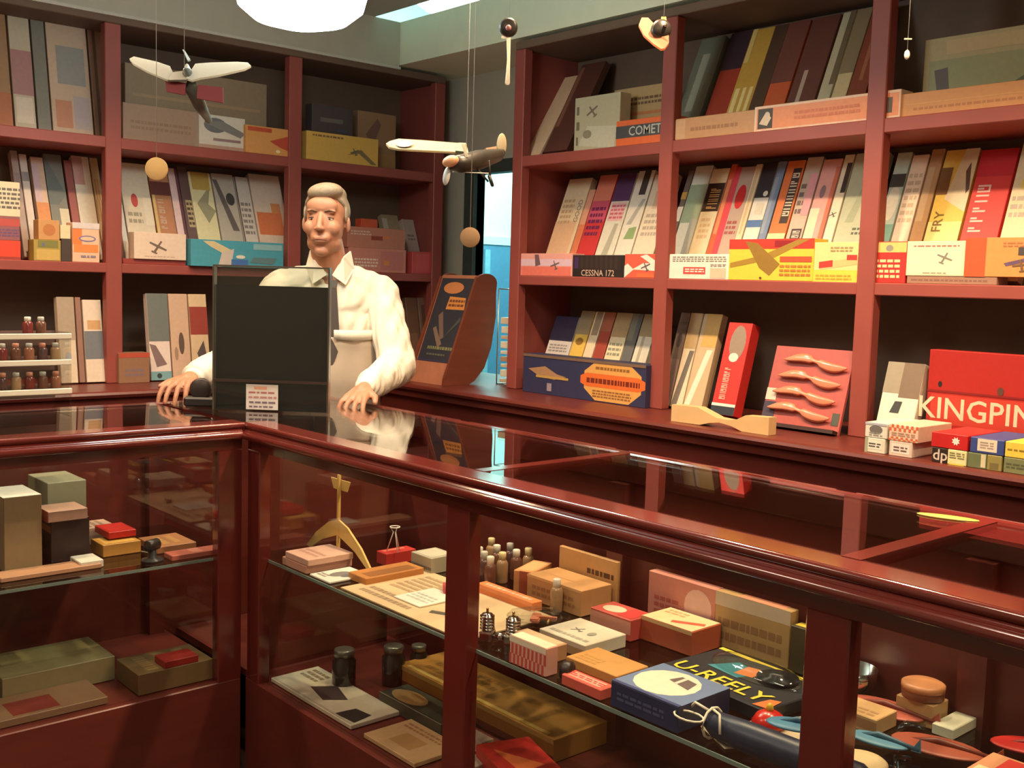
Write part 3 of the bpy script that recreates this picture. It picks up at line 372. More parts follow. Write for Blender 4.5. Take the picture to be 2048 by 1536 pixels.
 ('kit_box', 'L', 1.711, 4.25, 1.505, 0.22, 0.06, 0.108, 0.0, (232, 205, 185), [('a', 0.45, 0.48, 0.08, -28, (120, 100, 85)), ('l', 0.2, 0.08, 0.8, 0.14, 1, (200, 170, 150))], [], 'pinkish white box with a brown plane drawing', 'box', None),
 ('kit_box', 'L', 1.669, 4.26, 1.484, 0.265, 0.08, 0.021, 0.0, (150, 60, 55), [], [], 'thin dull red tray box under the pinkish white box', 'box', None),
 ('kit_box', 'L', 1.943, 4.23, 1.484, 0.431, 0.06, 0.112, 0.0, (75, 155, 175), [('p', [(0.12, 0.95), (0.24, 0.95), (0.45, 0.6), (0.42, 0.35), (0.2, 0.75)], (215, 195, 150)), ('p', [(0.28, 0.0), (0.42, 0.05), (0.45, 0.7), (0.32, 0.55)], (205, 190, 180)), ('r', 0.42, 0.05, 0.6, 0.3, (70, 110, 175)), ('r', 0.66, 0.7, 0.98, 0.92, (140, 180, 185)), ('p', [(0.62, 0.2), (0.66, 0.4), (0.92, 0.4), (0.88, 0.15)], (95, 125, 130)), ('e', 0.52, 0.4, 0.05, 0.07, (225, 215, 200))], [], 'turquoise kit box with a cream plane jutting over the shelf edge', 'box', None),
 ('kit_box', 'L', 2.732, 4.262, 1.484, 0.328, 0.08, 0.112, 0.0, (205, 130, 115), [('l', 0.1, 0.2, 0.5, 0.6, 3, (230, 205, 190)), ('r', 0.55, 0.1, 0.95, 0.9, (195, 115, 110)), ('r', 0.6, 0.3, 0.7, 0.5, (215, 130, 70))], [], 'dull pink box at the foot of a stack behind the man', 'box', None),
 ('kit_box', 'L', 2.725, 4.262, 1.596, 0.327, 0.08, 0.097, 0.0, (190, 120, 100), [('r', 0.4, 0.4, 0.6, 0.6, (150, 60, 50)), ('r', 0.6, 0.5, 0.72, 0.6, (220, 120, 60)), ('l', 0.05, 0.6, 0.4, 0.85, 2, (215, 180, 165))], [], 'brick pink box in the stack behind the man', 'box', None),
 ('kit_box', 'L', 2.81, 4.28, 1.693, 0.093, 0.05, 0.041, 0.0, (200, 80, 50), [], [], 'small orange-red box topping the pink stack', 'box', None),
 ('kit_box', 'L', 3.07, 4.39, 1.484, 0.1, 0.035, 0.3, 0.372, (165, 145, 115), [('r', 0, 0.44, 0.3, 0.93, (195, 185, 170)), ('r', 0.6, 0.51, 1, 0.72, (180, 120, 80))], [], 'olive-grey leaning box behind the pink stack', 'box', None),
 ('kit_box', 'L', 3.172, 4.36, 1.484, 0.072, 0.035, 0.28, 0.372, (180, 160, 150), [('l', 0.2, 0.58, 0.8, 0.72, 2, (130, 110, 110))], [], 'grey leaning box near the doorway', 'box', None),
 ('kit_box', 'L', 3.097, 4.262, 1.484, 0.116, 0.07, 0.107, 0.0, (195, 75, 75), [('r', 0.2, 0.1, 0.9, 0.9, (205, 85, 85))], [], 'small rose red box near the doorway', 'box', None),
 ('kit_box', 'L', 1.429, 4.27, 1.004, 0.065, 0.035, 0.34, 0.149, (215, 195, 170), [('e', 0.5, 0.3, 0.2, 0.06, (180, 180, 190)), ('r', 0, 0.5, 1, 1.0, (170, 150, 130))], [], 'pale leaning box with a faint emblem beside the tiered rack', 'box', None),
 ('kit_box', 'L', 1.5, 4.27, 1.004, 0.021, 0.035, 0.34, 0.149, (150, 110, 95), [], [], 'narrow brown leaning box on the back ledge', 'box', None),
 ('kit_box', 'L', 1.528, 4.27, 1.004, 0.073, 0.035, 0.33, 0.149, (225, 205, 185), [('r', 0.0, 0.28, 1, 0.62, (115, 118, 125)), ('r', 0.2, 0.64, 0.9, 0.75, (205, 160, 110))], [], 'white leaning box with a grey photograph', 'box', None),
 ('kit_box', 'L', 1.639, 4.23, 1.004, 0.127, 0.08, 0.122, 0.0, (150, 110, 85), [('l', 0.2, 0.2, 0.8, 0.5, 2, (130, 110, 120)), ('r', 0, 0.85, 1, 1, (185, 80, 60))], [], 'brown carton with a red top band on the back ledge', 'box', None),
 ('kit_box', 'L', 1.782, 4.25, 1.004, 0.088, 0.035, 0.36, 0.149, (225, 205, 195), [('r', 0, 0.0, 1, 0.1, (120, 160, 165)), ('e', 0.4, 0.05, 0.12, 0.03, (50, 60, 65)), ('p', [(0, 0.42), (0.3, 0.4), (0.8, 0.18), (0.3, 0.15)], (130, 105, 105)), ('r', 0, 0.45, 1, 1.0, (110, 115, 112))], [], 'white leaning box with a teal foot and grey top', 'box', None),
 ('kit_box', 'L', 1.876, 4.25, 1.004, 0.082, 0.035, 0.36, 0.149, (205, 170, 145), [('e', 0.55, 0.42, 0.15, 0.13, (95, 75, 65)), ('e', 0.25, 0.3, 0.1, 0.08, (160, 130, 110))], [], 'tan leaning box with a dark oval', 'box', None),
 ('kit_box', 'L', 1.964, 4.25, 1.004, 0.079, 0.035, 0.36, 0.149, (215, 185, 150), [('r', 0, 0.52, 1, 0.85, (150, 60, 50)), ('p', [(0.3, 0.3), (0.7, 0.45), (0.9, 0.2), (0.6, 0.1)], (90, 75, 75))], [], 'tan leaning box with a red upper panel', 'box', None),
 ('kit_box', 'L', 3.137, 4.3, 1.004, 0.07, 0.035, 0.36, 0.197, (120, 85, 65), [('r', 0.2, 0.2, 0.8, 0.5, (140, 100, 80))], [], 'dim brown leaning box behind the man', 'box', None),
 ('kit_box', 'L', 3.214, 4.3, 1.004, 0.075, 0.035, 0.36, 0.197, (135, 105, 85), [('r', 0.2, 0.5, 0.8, 0.9, (100, 75, 60))], [], 'dim tan leaning box behind the man', 'box', None),
 ('hobby_box', 'Q', 1.475, 2.621, 0.645, 0.131, 0.148, 0.022, -1.571, (205, 150, 130), [], [], 'flat rose-brown box under a thinner pink one', 'box', None),
 ('hobby_box', 'Q', 1.475, 2.604, 0.668, 0.123, 0.145, 0.018, -1.571, (215, 170, 150), [], [('l', 0.1, 0.2, 0.9, 0.5, 2, (190, 140, 125))], 'thin pink flat box on a rose-brown one', 'box', None),
 ('printed_card', 'Q', 1.475, 2.472, 0.645, 0.101, 0.128, 0.006, -1.571, (225, 218, 205), [], [('e', 0.5, 0.5, 0.2, 0.25, (130, 125, 125)), ('e', 0.75, 0.6, 0.12, 0.2, (110, 105, 110)), ('l', 0.1, 0.1, 0.5, 0.3, 2, (160, 155, 150))], 'white instruction card with dark plane prints', 'card', None),
 ('hobby_box', 'Q', 1.543, 2.385, 0.645, 0.084, 0.19, 0.02, -1.571, (190, 125, 65), [], [('r', 0.4, 0.1, 0.9, 0.9, (150, 95, 50))], 'long orange-brown flat box behind the plan sheet', 'box', None),
 ('plan_sheet', 'Q', 1.479, 2.323, 0.645, 0.512, 0.281, 0.003, -1.571, (215, 185, 145), [], [('l', 0.08, 0.08, 0.5, 0.3, 2, (160, 135, 105)), ('p', [(0.6, 0.2), (0.72, 0.3), (0.7, 0.36), (0.58, 0.26)], (90, 85, 70)), ('l', 0.1, 0.4, 0.45, 0.9, 6, (185, 155, 120)), ('r', 0.3, 0.5, 0.34, 0.95, (180, 150, 120))], 'large tan plan sheet lying flat behind the counter glass', 'sheet', None),
 ('leaflet', 'Q', 1.538, 2.167, 0.649, 0.111, 0.127, 0.003, -1.571, (232, 228, 212), [], [('l', 0.1, 0.2, 0.9, 0.6, 3, (190, 190, 180))], 'white leaflet lying on the tan plan sheet', 'sheet', None),
 ('hobby_box', 'Q', 1.698, 2.481, 0.645, 0.047, 0.105, 0.035, -1.571, (190, 50, 45), [], [('r', 0.2, 0.1, 0.5, 0.8, (225, 120, 100))], 'small red box under the wire stand', 'box', None),
 ('hobby_box', 'Q', 1.75, 2.386, 0.645, 0.095, 0.087, 0.045, -1.571, (175, 165, 145), [('r', 0, 0.2, 1, 0.4, (120, 110, 95))], [('r', 0.1, 0.1, 0.9, 0.9, (200, 190, 170))], 'grey-white box beside the plan sheet', 'box', None),
 ('hobby_box', 'Q', 1.743, 2.088, 0.645, 0.216, 0.035, 0.025, -1.571, (222, 130, 75), [('r', 0, 0.6, 1, 1, (235, 150, 100))], [('l', 0.1, 0.2, 0.9, 0.8, 1, (240, 190, 160))], 'long narrow orange box beside the plan sheet', 'box', None),
 ('hobby_box', 'Q', 1.823, 2.032, 0.645, 0.056, 0.12, 0.06, -1.19, (200, 140, 90), [('r', 0.3, 0, 1, 1, (165, 80, 55))], [('r', 0.1, 0.1, 0.9, 0.9, (215, 165, 115))], 'small kraft carton with a dark red side', 'box', None),
 ('hobby_box', 'Q', 1.816, 1.972, 0.645, 0.196, 0.108, 0.065, -1.571, (195, 145, 95), [('l', 0.1, 0.2, 0.9, 0.7, 2, (165, 115, 75)), ('r', 0, 0.9, 1, 1, (215, 165, 115))], [('r', 0.02, 0.4, 0.98, 0.44, (190, 145, 100))], 'big kraft carton with taped lid behind the counter glass', 'box', None),
 ('hobby_box', 'Q', 1.934, 1.978, 0.645, 0.209, 0.013, 0.12, -1.571, (205, 155, 100), [('l', 0.5, 0.55, 0.95, 0.75, 1, (90, 60, 40)), ('r', 0, 0, 1, 0.1, (175, 120, 80))], [], 'tan upright carton with a dark lettered line', 'box', None),
 ('hobby_box', 'Q', 1.93, 1.662, 0.645, 0.203, 0.029, 0.125, -1.571, (205, 135, 120), [('e', 0.75, 0.55, 0.2, 0.35, (228, 185, 175)), ('l', 0.1, 0.2, 0.5, 0.6, 3, (180, 95, 85))], [], 'rose upright box with a pale oval', 'box', None),
 ('hobby_box', 'Q', 1.926, 1.457, 0.645, 0.199, 0.03, 0.125, -1.571, (180, 145, 95), [('r', 0, 0.75, 1, 1, (205, 185, 160)), ('l', 0.05, 0.1, 0.9, 0.6, 2, (150, 110, 75))], [('r', 0.3, 0, 0.9, 1, (215, 140, 110))], 'long brown carton with a pale lid beside the rose box', 'box', None),
 ('hobby_box', 'Q', 1.816, 1.584, 0.645, 0.151, 0.105, 0.055, -1.571, (175, 85, 55), [('r', 0, 0.85, 1, 1, (220, 180, 130))], [('p', [(0.45, 0.1), (0.95, 0.35), (0.9, 0.55), (0.5, 0.3)], (215, 90, 70)), ('r', 0.02, 0.02, 0.98, 0.98, (232, 205, 160)), ('p', [(0.5, 0.15), (0.95, 0.5), (0.9, 0.65), (0.45, 0.3)], (218, 95, 75)), ('l', 0.1, 0.6, 0.5, 0.9, 2, (190, 160, 120))], 'cream-topped box with red stripe and dark red sides', 'box', None),
 ('hobby_box', 'Q', 1.78, 1.708, 0.645, 0.128, 0.078, 0.05, -1.571, (190, 80, 70), [('r', 0, 0.3, 1, 0.9, (215, 150, 130))], [('e', 0.35, 0.45, 0.25, 0.3, (205, 195, 170)), ('r', 0.6, 0.1, 0.95, 0.9, (205, 60, 60))], 'red and rose box with a pale oval beside the kraft carton', 'box', None),
 ('hobby_box', 'Q', 1.616, 1.709, 0.645, 0.146, 0.131, 0.03, -1.571, (215, 205, 185), [('r', 0, 0, 1, 0.6, (180, 150, 115))], [('a', 0.4, 0.5, 0.04, 60, (120, 120, 115)), ('l', 0.1, 0.1, 0.9, 0.25, 1, (170, 165, 150)), ('e', 0.7, 0.5, 0.06, 0.1, (150, 150, 140))], 'white flat box with a small grey plane print', 'box', None),
 ('hobby_box', 'Q', 1.547, 1.716, 0.645, 0.129, 0.039, 0.035, -1.571, (195, 150, 110), [('r', 0, 0.1, 1, 0.8, (180, 130, 95))], [('r', 0.05, 0.1, 0.95, 0.9, (215, 180, 145))], 'tan long box beside the white flat box', 'box', None),
 ('hobby_box', 'Q', 1.475, 1.65, 0.645, 0.113, 0.035, 0.06, -1.571, (225, 165, 150), [('k', 0, 0.0, 1, 0.75, 9, (200, 85, 75)), ('r', 0, 0.78, 1, 1, (235, 220, 195))], [('r', 0.02, 0.05, 0.98, 0.95, (235, 222, 195))], 'cream-topped long box with a red checked side', 'box', None),
 ('hobby_box', 'Q', 1.538, 1.542, 0.645, 0.145, 0.096, 0.03, -1.571, (205, 150, 85), [('r', 0, 0, 1, 0.4, (190, 90, 60))], [('l', 0.1, 0.1, 0.5, 0.5, 3, (190, 140, 75))], 'golden tan flat box beside the blue box', 'box', None),
 ('hobby_box', 'Q', 1.475, 1.49, 0.645, 0.11, 0.039, 0.022, -1.571, (215, 95, 80), [], [('r', 0.1, 0.2, 0.9, 0.8, (238, 170, 150)), ('l', 0.1, 0.3, 0.9, 0.7, 2, (200, 60, 60))], 'small coral box wedged before the blue box', 'box', None),
 ('hobby_box', 'Q', 1.475, 1.354, 0.645, 0.167, 0.154, 0.05, -1.571, (38, 48, 85), [('l', 0.1, 0.3, 0.8, 0.7, 2, (80, 85, 120))], [('r', 0, 0, 1, 1, (110, 130, 170)), ('e', 0.45, 0.5, 0.4, 0.42, (232, 222, 200)), ('p', [(0.4, 0.6), (0.75, 0.5), (0.7, 0.75), (0.45, 0.8)], (110, 95, 95)), ('r', 0.5, 0.55, 0.55, 0.78, (225, 215, 200)), ('r', 0, 0, 1, 0.06, (60, 70, 120))], 'navy box with a white oval picture on its lid', 'box', None),
 ('hobby_box', 'Q', 1.871, 0.981, 0.645, 0.075, 0.058, 0.045, -1.571, (190, 150, 100), [], [], 'kraft carton under a round tin', 'box', None),
 ('hobby_box', 'Q', 1.76, 1.094, 0.645, 0.137, 0.074, 0.03, -1.571, (205, 165, 115), [('r', 0, 0.2, 1, 0.8, (170, 125, 85))], [('l', 0.5, 0.1, 0.9, 0.5, 2, (180, 140, 95))], 'tan flat box beside a red glider', 'box', None),
 ('plan_sheet', 'Q', 1.533, 1.181, 0.645, 0.098, 0.22, 0.004, -2.022, (205, 190, 160), [], [('l', 0.1, 0.1, 0.9, 0.4, 3, (170, 155, 130)), ('r', 0.05, 0.5, 0.95, 0.55, (160, 140, 120))], 'beige paper sheet lying by the red spinner', 'sheet', None),
 ('printed_card', 'Q', 1.856, 0.9, 0.645, 0.041, 0.109, 0.02, -1.571, (215, 215, 190), [], [], 'small pale card by the red gliders', 'card', None),
 ('hobby_box', 'Q', 1.627, 0.762, 0.645, 0.079, 0.172, 0.03, -1.571, (215, 150, 110), [('r', 0, 0, 1, 0.5, (190, 60, 50))], [('r', 0.1, 0.2, 0.7, 0.6, (235, 215, 170)), ('r', 0.4, 0.6, 0.95, 0.95, (205, 60, 55))], 'red and cream box by the gliders', 'box', None),
 ('hobby_box', 'Q', 1.919, 1.252, 0.645, 0.09, 0.042, 0.1, -1.571, (70, 60, 35), [], [('r', 0.05, 0.2, 0.95, 0.8, (215, 185, 70))], 'black box with a yellow stripe lid near the divider post', 'box', None),
 ('magazine', 'Q', 1.475, 2.679, 0.285, 0.421, 0.156, 0.012, -1.571, (215, 200, 175), [], [('p', [(0.3, 0.35), (0.55, 0.2), (0.65, 0.55), (0.4, 0.75)], (75, 60, 60)), ('p', [(0.78, 0.05), (0.98, 0.1), (0.95, 0.5), (0.8, 0.45)], (55, 48, 45)), ('l', 0.05, 0.5, 0.25, 0.9, 3, (150, 130, 105)), ('r', 0.02, 0.02, 0.98, 0.06, (190, 180, 160))], 'wide picture magazine with dark photographs', 'magazine', None),
 ('magazine', 'Q', 1.475, 2.199, 0.285, 0.219, 0.15, 0.012, -1.571, (205, 165, 120), [], [('r', 0.3, 0.2, 0.7, 0.6, (185, 140, 90)), ('l', 0.1, 0.7, 0.8, 0.9, 2, (170, 120, 85))], 'tan booklet beside the picture magazine', 'booklet', None),
 ('hobby_box', 'Q', 1.628, 2.356, 0.285, 0.28, 0.098, 0.035, -1.571, (60, 62, 50), [], [('e', 0.3, 0.45, 0.25, 0.35, (190, 145, 90)), ('r', 0.6, 0.1, 0.95, 0.4, (80, 85, 70)), ('r', 0.0, 0.0, 1, 0.04, (150, 140, 110))], 'dark green flat case with a tan disc on top', 'box', None),
 ('hobby_box', 'Q', 1.756, 2.449, 0.285, 0.656, 0.19, 0.06, -1.571, (175, 120, 55), [('r', 0, 0, 1, 0.3, (120, 60, 40)), ('r', 0, 0.8, 1, 1, (205, 165, 95))], [('l', 0.1, 0.2, 0.5, 0.8, 3, (140, 95, 40)), ('r', 0.05, 0.05, 0.95, 0.12, (215, 175, 100)), ('a', 0.35, 0.5, 0.12, 10, (120, 85, 40))], 'large golden wooden box under the glass shelf', 'box', None),
 ('hobby_box', 'Q', 1.648, 2.021, 0.285, 0.081, 0.043, 0.03, -1.571, (205, 180, 165), [], [], 'small pale box before the golden wooden box', 'box', None),
 ('hobby_box', 'Q', 1.569, 1.921, 0.285, 0.057, 0.044, 0.02, -1.571, (190, 175, 165), [], [], 'greyish card box at the glass front', 'box', None),
 ('hobby_box', 'Q', 1.606, 1.907, 0.285, 0.194, 0.14, 0.05, -1.885, (190, 40, 35), [('r', 0, 0.5, 1, 1, (205, 60, 45))], [('p', [(0.2, 0.2), (0.9, 0.3), (0.8, 0.8)], (225, 110, 60))], 'red and orange crumpled box before the golden wooden box', 'box', None),
 ('hobby_box', 'Q', 0.839, 3.127, 0.645, 0.163, 0.097, 0.2, -1.571, (160, 135, 100), [('r', 0, 0, 1, 1, (150, 125, 95))], [('r', 0.0, 0.0, 1, 1, (235, 232, 220))], 'tall tan carton with a white lid in the side counter', 'box', None),
 ('hobby_box', 'Q', 0.999, 3.285, 0.645, 0.173, 0.109, 0.2, -1.571, (150, 150, 125), [], [], 'tall grey-green carton in the side counter', 'box', None),
 ('hobby_box', 'Q', 0.948, 3.053, 0.767, 0.102, 0.106, 0.03, -1.571, (190, 150, 130), [('r', 0.3, 0, 1, 1, (160, 60, 45))], [], 'red and cream box topping its stack in the side counter', 'box', None),
 ('hobby_box', 'Q', 0.966, 3.102, 0.645, 0.117, 0.105, 0.12, -1.571, (60, 42, 40), [('r', 0, 0.7, 1, 0.85, (190, 110, 70))], [], 'dark brown box with an orange line in the side counter', 'box', None),
 ('hobby_box', 'Q', 1.101, 3.229, 0.645, 0.098, 0.1, 0.05, -1.571, (205, 170, 150), [], [('l', 0.1, 0.2, 0.9, 0.8, 3, (160, 130, 110))], 'pale pink flat box in the side counter', 'box', None),
 ('hobby_box', 'Q', 1.133, 3.117, 0.685, 0.111, 0.08, 0.02, -1.571, (190, 35, 30), [], [('r', 0.1, 0.1, 0.9, 0.9, (205, 45, 35))], 'bright red flat box on the amber carton', 'box', None),
 ('hobby_box', 'Q', 1.102, 3.061, 0.645, 0.094, 0.109, 0.035, -1.571, (190, 135, 60), [('r', 0, 0, 0.4, 1, (170, 115, 50))], [('r', 0.1, 0.1, 0.9, 0.9, (215, 170, 85))], 'amber carton in the side counter', 'box', None),
 ('hobby_box', 'Q', 1.007, 2.957, 0.645, 0.082, 0.062, 0.02, -1.571, (228, 222, 205), [('r', 0.2, 0.2, 0.8, 0.8, (170, 160, 140))], [], 'small white carton at the shelf edge of the side counter', 'box', None),
 ('hobby_box', 'Q', 1.239, 3.059, 0.645, 0.143, 0.118, 0.02, -1.571, (170, 115, 75), [], [('l', 0.2, 0.2, 0.8, 0.8, 2, (200, 150, 90))], 'brown flat box in the side counter', 'box', None),
 ('hobby_box', 'Q', 1.24, 2.875, 0.645, 0.055, 0.16, 0.015, -1.571, (175, 95, 80), [], [('r', 0.1, 0.4, 0.9, 0.6, (200, 130, 110))], 'long rose-brown strip box in the side counter', 'box', None),
 ('hobby_box', 'Q', 0.802, 2.937, 0.645, 0.071, 0.258, 0.012, -1.571, (195, 145, 110), [], [], 'long tan strip box along the side shelf edge', 'box', None),
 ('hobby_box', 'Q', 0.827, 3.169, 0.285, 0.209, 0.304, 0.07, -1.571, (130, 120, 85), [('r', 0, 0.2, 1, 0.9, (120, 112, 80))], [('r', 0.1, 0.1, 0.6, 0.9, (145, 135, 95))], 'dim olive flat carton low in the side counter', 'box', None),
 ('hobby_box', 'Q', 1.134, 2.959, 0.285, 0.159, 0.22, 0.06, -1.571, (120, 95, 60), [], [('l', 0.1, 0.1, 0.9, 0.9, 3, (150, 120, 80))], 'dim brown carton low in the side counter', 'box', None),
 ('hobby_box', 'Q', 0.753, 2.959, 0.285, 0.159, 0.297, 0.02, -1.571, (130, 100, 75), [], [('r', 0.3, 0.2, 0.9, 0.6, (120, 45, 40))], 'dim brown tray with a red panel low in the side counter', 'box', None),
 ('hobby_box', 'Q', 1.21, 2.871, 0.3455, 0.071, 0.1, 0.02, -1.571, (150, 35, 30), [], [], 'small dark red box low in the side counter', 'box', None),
]# ================================================================== setting
floor_m = mat((70, 48, 36), .4, .15, scale=4, key='dark_floor')
wall_m = mat((186, 178, 160), .8, .05, scale=12, key='grey_beige_wall')
soff_m = mat((232, 232, 204), .75, .04, scale=12, key='pale_bulkhead')
ceil_m = mat((176, 178, 168), .85, .04, scale=9, key='ceiling_paint')
struct(part('floor', None, floor_m, ((-1.4, -1.4, -.06), (6.4, 6.4, 0))))
struct(part('ceiling', None, ceil_m, ((-1.4, -1.4, CEIL), (2.85, 4.7, CEIL+.05))))
struct(part('wall_left', None, wall_m, ((-1.46, -1.4, 0), (-1.4, 4.7, CEIL+.05))))
struct(part('wall_front', None, wall_m, ((-1.4, -1.46, 0), (3.4, -1.4, CEIL+.05))))
struct(part('wall_back', None, wall_m, ((-1.4, 4.64, 0), (3.40, 4.7, CEIL+.05))))
# right wall with the corner opening
struct(part('wall_right', None, wall_m, ((3.38, -1.4, 0), (3.43, 3.46, CEIL)), ((3.38, 3.46, 0), (3.43, 4.12, .98)), ((3.38, 3.46, 2.0), (3.43, 4.12, CEIL)), ((3.38, 4.12, 0), (3.43, 4.64, CEIL))))
struct(part('trim_1', None, soff_m, ((2.992, -1.4, 2.462), (3.38, 4.64, CEIL))))
struct(part('trim_2', None, wall_m, ((-1.4, 4.25, 2.45), (2.99, 4.64, CEIL))))
struct(part('trim_3', None, mat((196, 190, 176), .6, .03, key='pale_strip'), ((-1.4, 4.236, 2.44), (2.99, 4.25, 2.452))))
# opening at the corner: frame posts and the room beyond
win = struct(empty('window_1', (3.38, 3.79, .98)))
jm = mat((62, 70, 66), .6, .08, key='grey_green_paint')
part('jamb', win, jm, ((-.02, .33, 0), (.05, .41, 1.04)), bev=.003); part('jamb', win, jm, ((-.02, -.37, 0), (.05, -.32, 1.04)), bev=.003)
part('head', win, jm, ((-.02, -.37, 1.0), (.05, .41, 1.06)), bev=.003); part('sill', win, jm, ((-.02, -.37, -.01), (.06, .41, .02)), bev=.003)
cy = mat((205, 232, 226), .8, .02, key='pale_hall_wall')
struct(part('wall_hall', None, cy, ((5.6, 1.5, 0), (5.66, 6.4, 3.4)), ((3.43, 6.3, 0), (5.6, 6.36, 3.4))))
struct(part('ceiling_hall', None, cy, ((2.2, -1.4, 3.4), (6.4, 6.4, 3.45))))
hd = struct(empty('door_1', (5.2, 6.3, 0)))
part('leaf', hd, mat((70, 120, 150), .35, .1, key='blue_grey_door'), ((-.36, -.04, 0), (.36, 0, 1.74)), bev=.004)
part('glazing_bar', hd, mat((110, 160, 178), .3, .1, key='blue_grey_bar'), ((.02, -.055, .1), (.07, -.041, 1.7)))
part('frame', hd, mat((190, 225, 228), .5, .02, key='pale_frame'), ((-.42, -.05, 0), (-.36, 0, 1.8)), ((.36, -.05, 0), (.398, 0, 1.8)), ((-.36, -.05, 1.74), (.36, 0, 1.8)))
hl = empty('hall_light', (4.7, 4.9, 3.2)); tag(hl, 'white fluorescent batten on the ceiling of the hall beyond', 'light fixture')
part('batten', hl, mat((220, 220, 220), .4, 0, key='white_metal'), ((-.07, -.7, .12), (.07, .7, .2)))
b = MB(); b.tube([(-.03, -.66, .09), (-.03, .66, .09)], .02, mat((225, 255, 255), .5, 0, emis=14., key='lit_tube')); b.build('tube', hl)
b = MB(); b.tube([(.03, -.66, .09), (.03, .66, .09)], .02, mat((225, 255, 255), .5, 0, emis=14., key='lit_tube')); b.build('tube', hl)
area_obj('lamp', 'AREA', (0, 0, .04), 70, (.58, 1, .96), hl, shape='RECTANGLE', size=.2, size_y=1.3)
hl2 = empty('hall_light', (3.95, 5.15, 3.1)); tag(hl2, 'bright round hall lamp seen through the ceiling slot', 'light fixture')
b = MB(); b.lathe([(.02, .12), (.16, .1), (.2, .0), (.12, -.06), (.01, -.08)], mat((235, 255, 255), .4, 0, emis=9., key='lit_bowl')); b.build('bowl', hl2)
b = MB(); b.tube([(0, 0, .3), (0, 0, .1)], .012, CHROME); b.build('stem', hl2)
area_obj('lamp', 'POINT', (0, 0, -.15), 45, (.6, 1, .97), hl2, shadow_soft_size=.12)
# ceiling bowl lamp
LZ = 2.275
cl = empty('globe_lamp', (1.61, 2.78, LZ)); tag(cl, 'glowing white globe lamp hanging beside the white gull-winged plane', 'pendant lamp')
b = MB(); b.lathe([(.004, .1), (.08, .095), (.14, .07), (.178, .03), (.19, -.01), (.178, -.055), (.135, -.09), (.07, -.107), (.004, -.112)], mat((238, 255, 252), .4, 0, emis=16., key='opal_glass'), n=32); b.build('globe', cl)
b = MB(); b.lathe([(.03, .095), (.034, .1), (.03, .13), (.01, .14)], CHROME, n=24); b.build('collar', cl)
b = MB(); b.tube([(0, 0, .13), (0, 0, CEIL-LZ)], .007, CHROME); b.build('stem', cl)
# warm downlights over the aisle
can_m = mat((225, 220, 210), .4, 0, key='white_metal'); lens_m = mat((255, 214, 150), .4, 0, emis=25., key='lit_lens')
for x, y, wt in DOWN:
    s = empty('ceiling_downlight', (x, y, CEIL)); tag(s, 'small round warm downlight in the ceiling over the aisle', 'downlight', 'ceiling downlights over the aisle')
    b = MB(); b.lathe([(.058, -.0005), (.06, -.008), (.045, -.012), (.042, -.0008)], can_m, n=20); b.build('trim_ring', s)
    b = MB(); b.lathe([(.041, -.004), (.001, -.004)], lens_m, n=20); b.build('lens', s)
    area_obj('lamp', 'SPOT', (0, 0, -.02), wt, WARM, s, spot_size=math.radians(124), spot_blend=.55, shadow_soft_size=.04)
for x, y, wt in FILL_PANELS:  # added fill lights, out of view
    s = empty('fill_panel', (x, y, CEIL)); tag(s, 'added square warm-white fill panel in the ceiling over the customers', 'ceiling light', 'added fill panels over the customers')
    part('frame', s, can_m, ((-.31, -.31, -.02), (.31, -.29, 0)), ((-.31, .29, -.02), (.31, .31, 0)), ((-.31, -.29, -.02), (-.29, .29, 0)), ((.29, -.29, -.02), (.31, .29, 0)))
    part('diffuser', s, mat((255, 232, 200), .6, 0, emis=3., key='lit_diffuser'), ((-.29, -.29, -.008), (.29, .29, -.002)))
    area_obj('lamp', 'AREA', (0, 0, -.025), wt, (1, .86, .66), s, shape='SQUARE', size=.56)
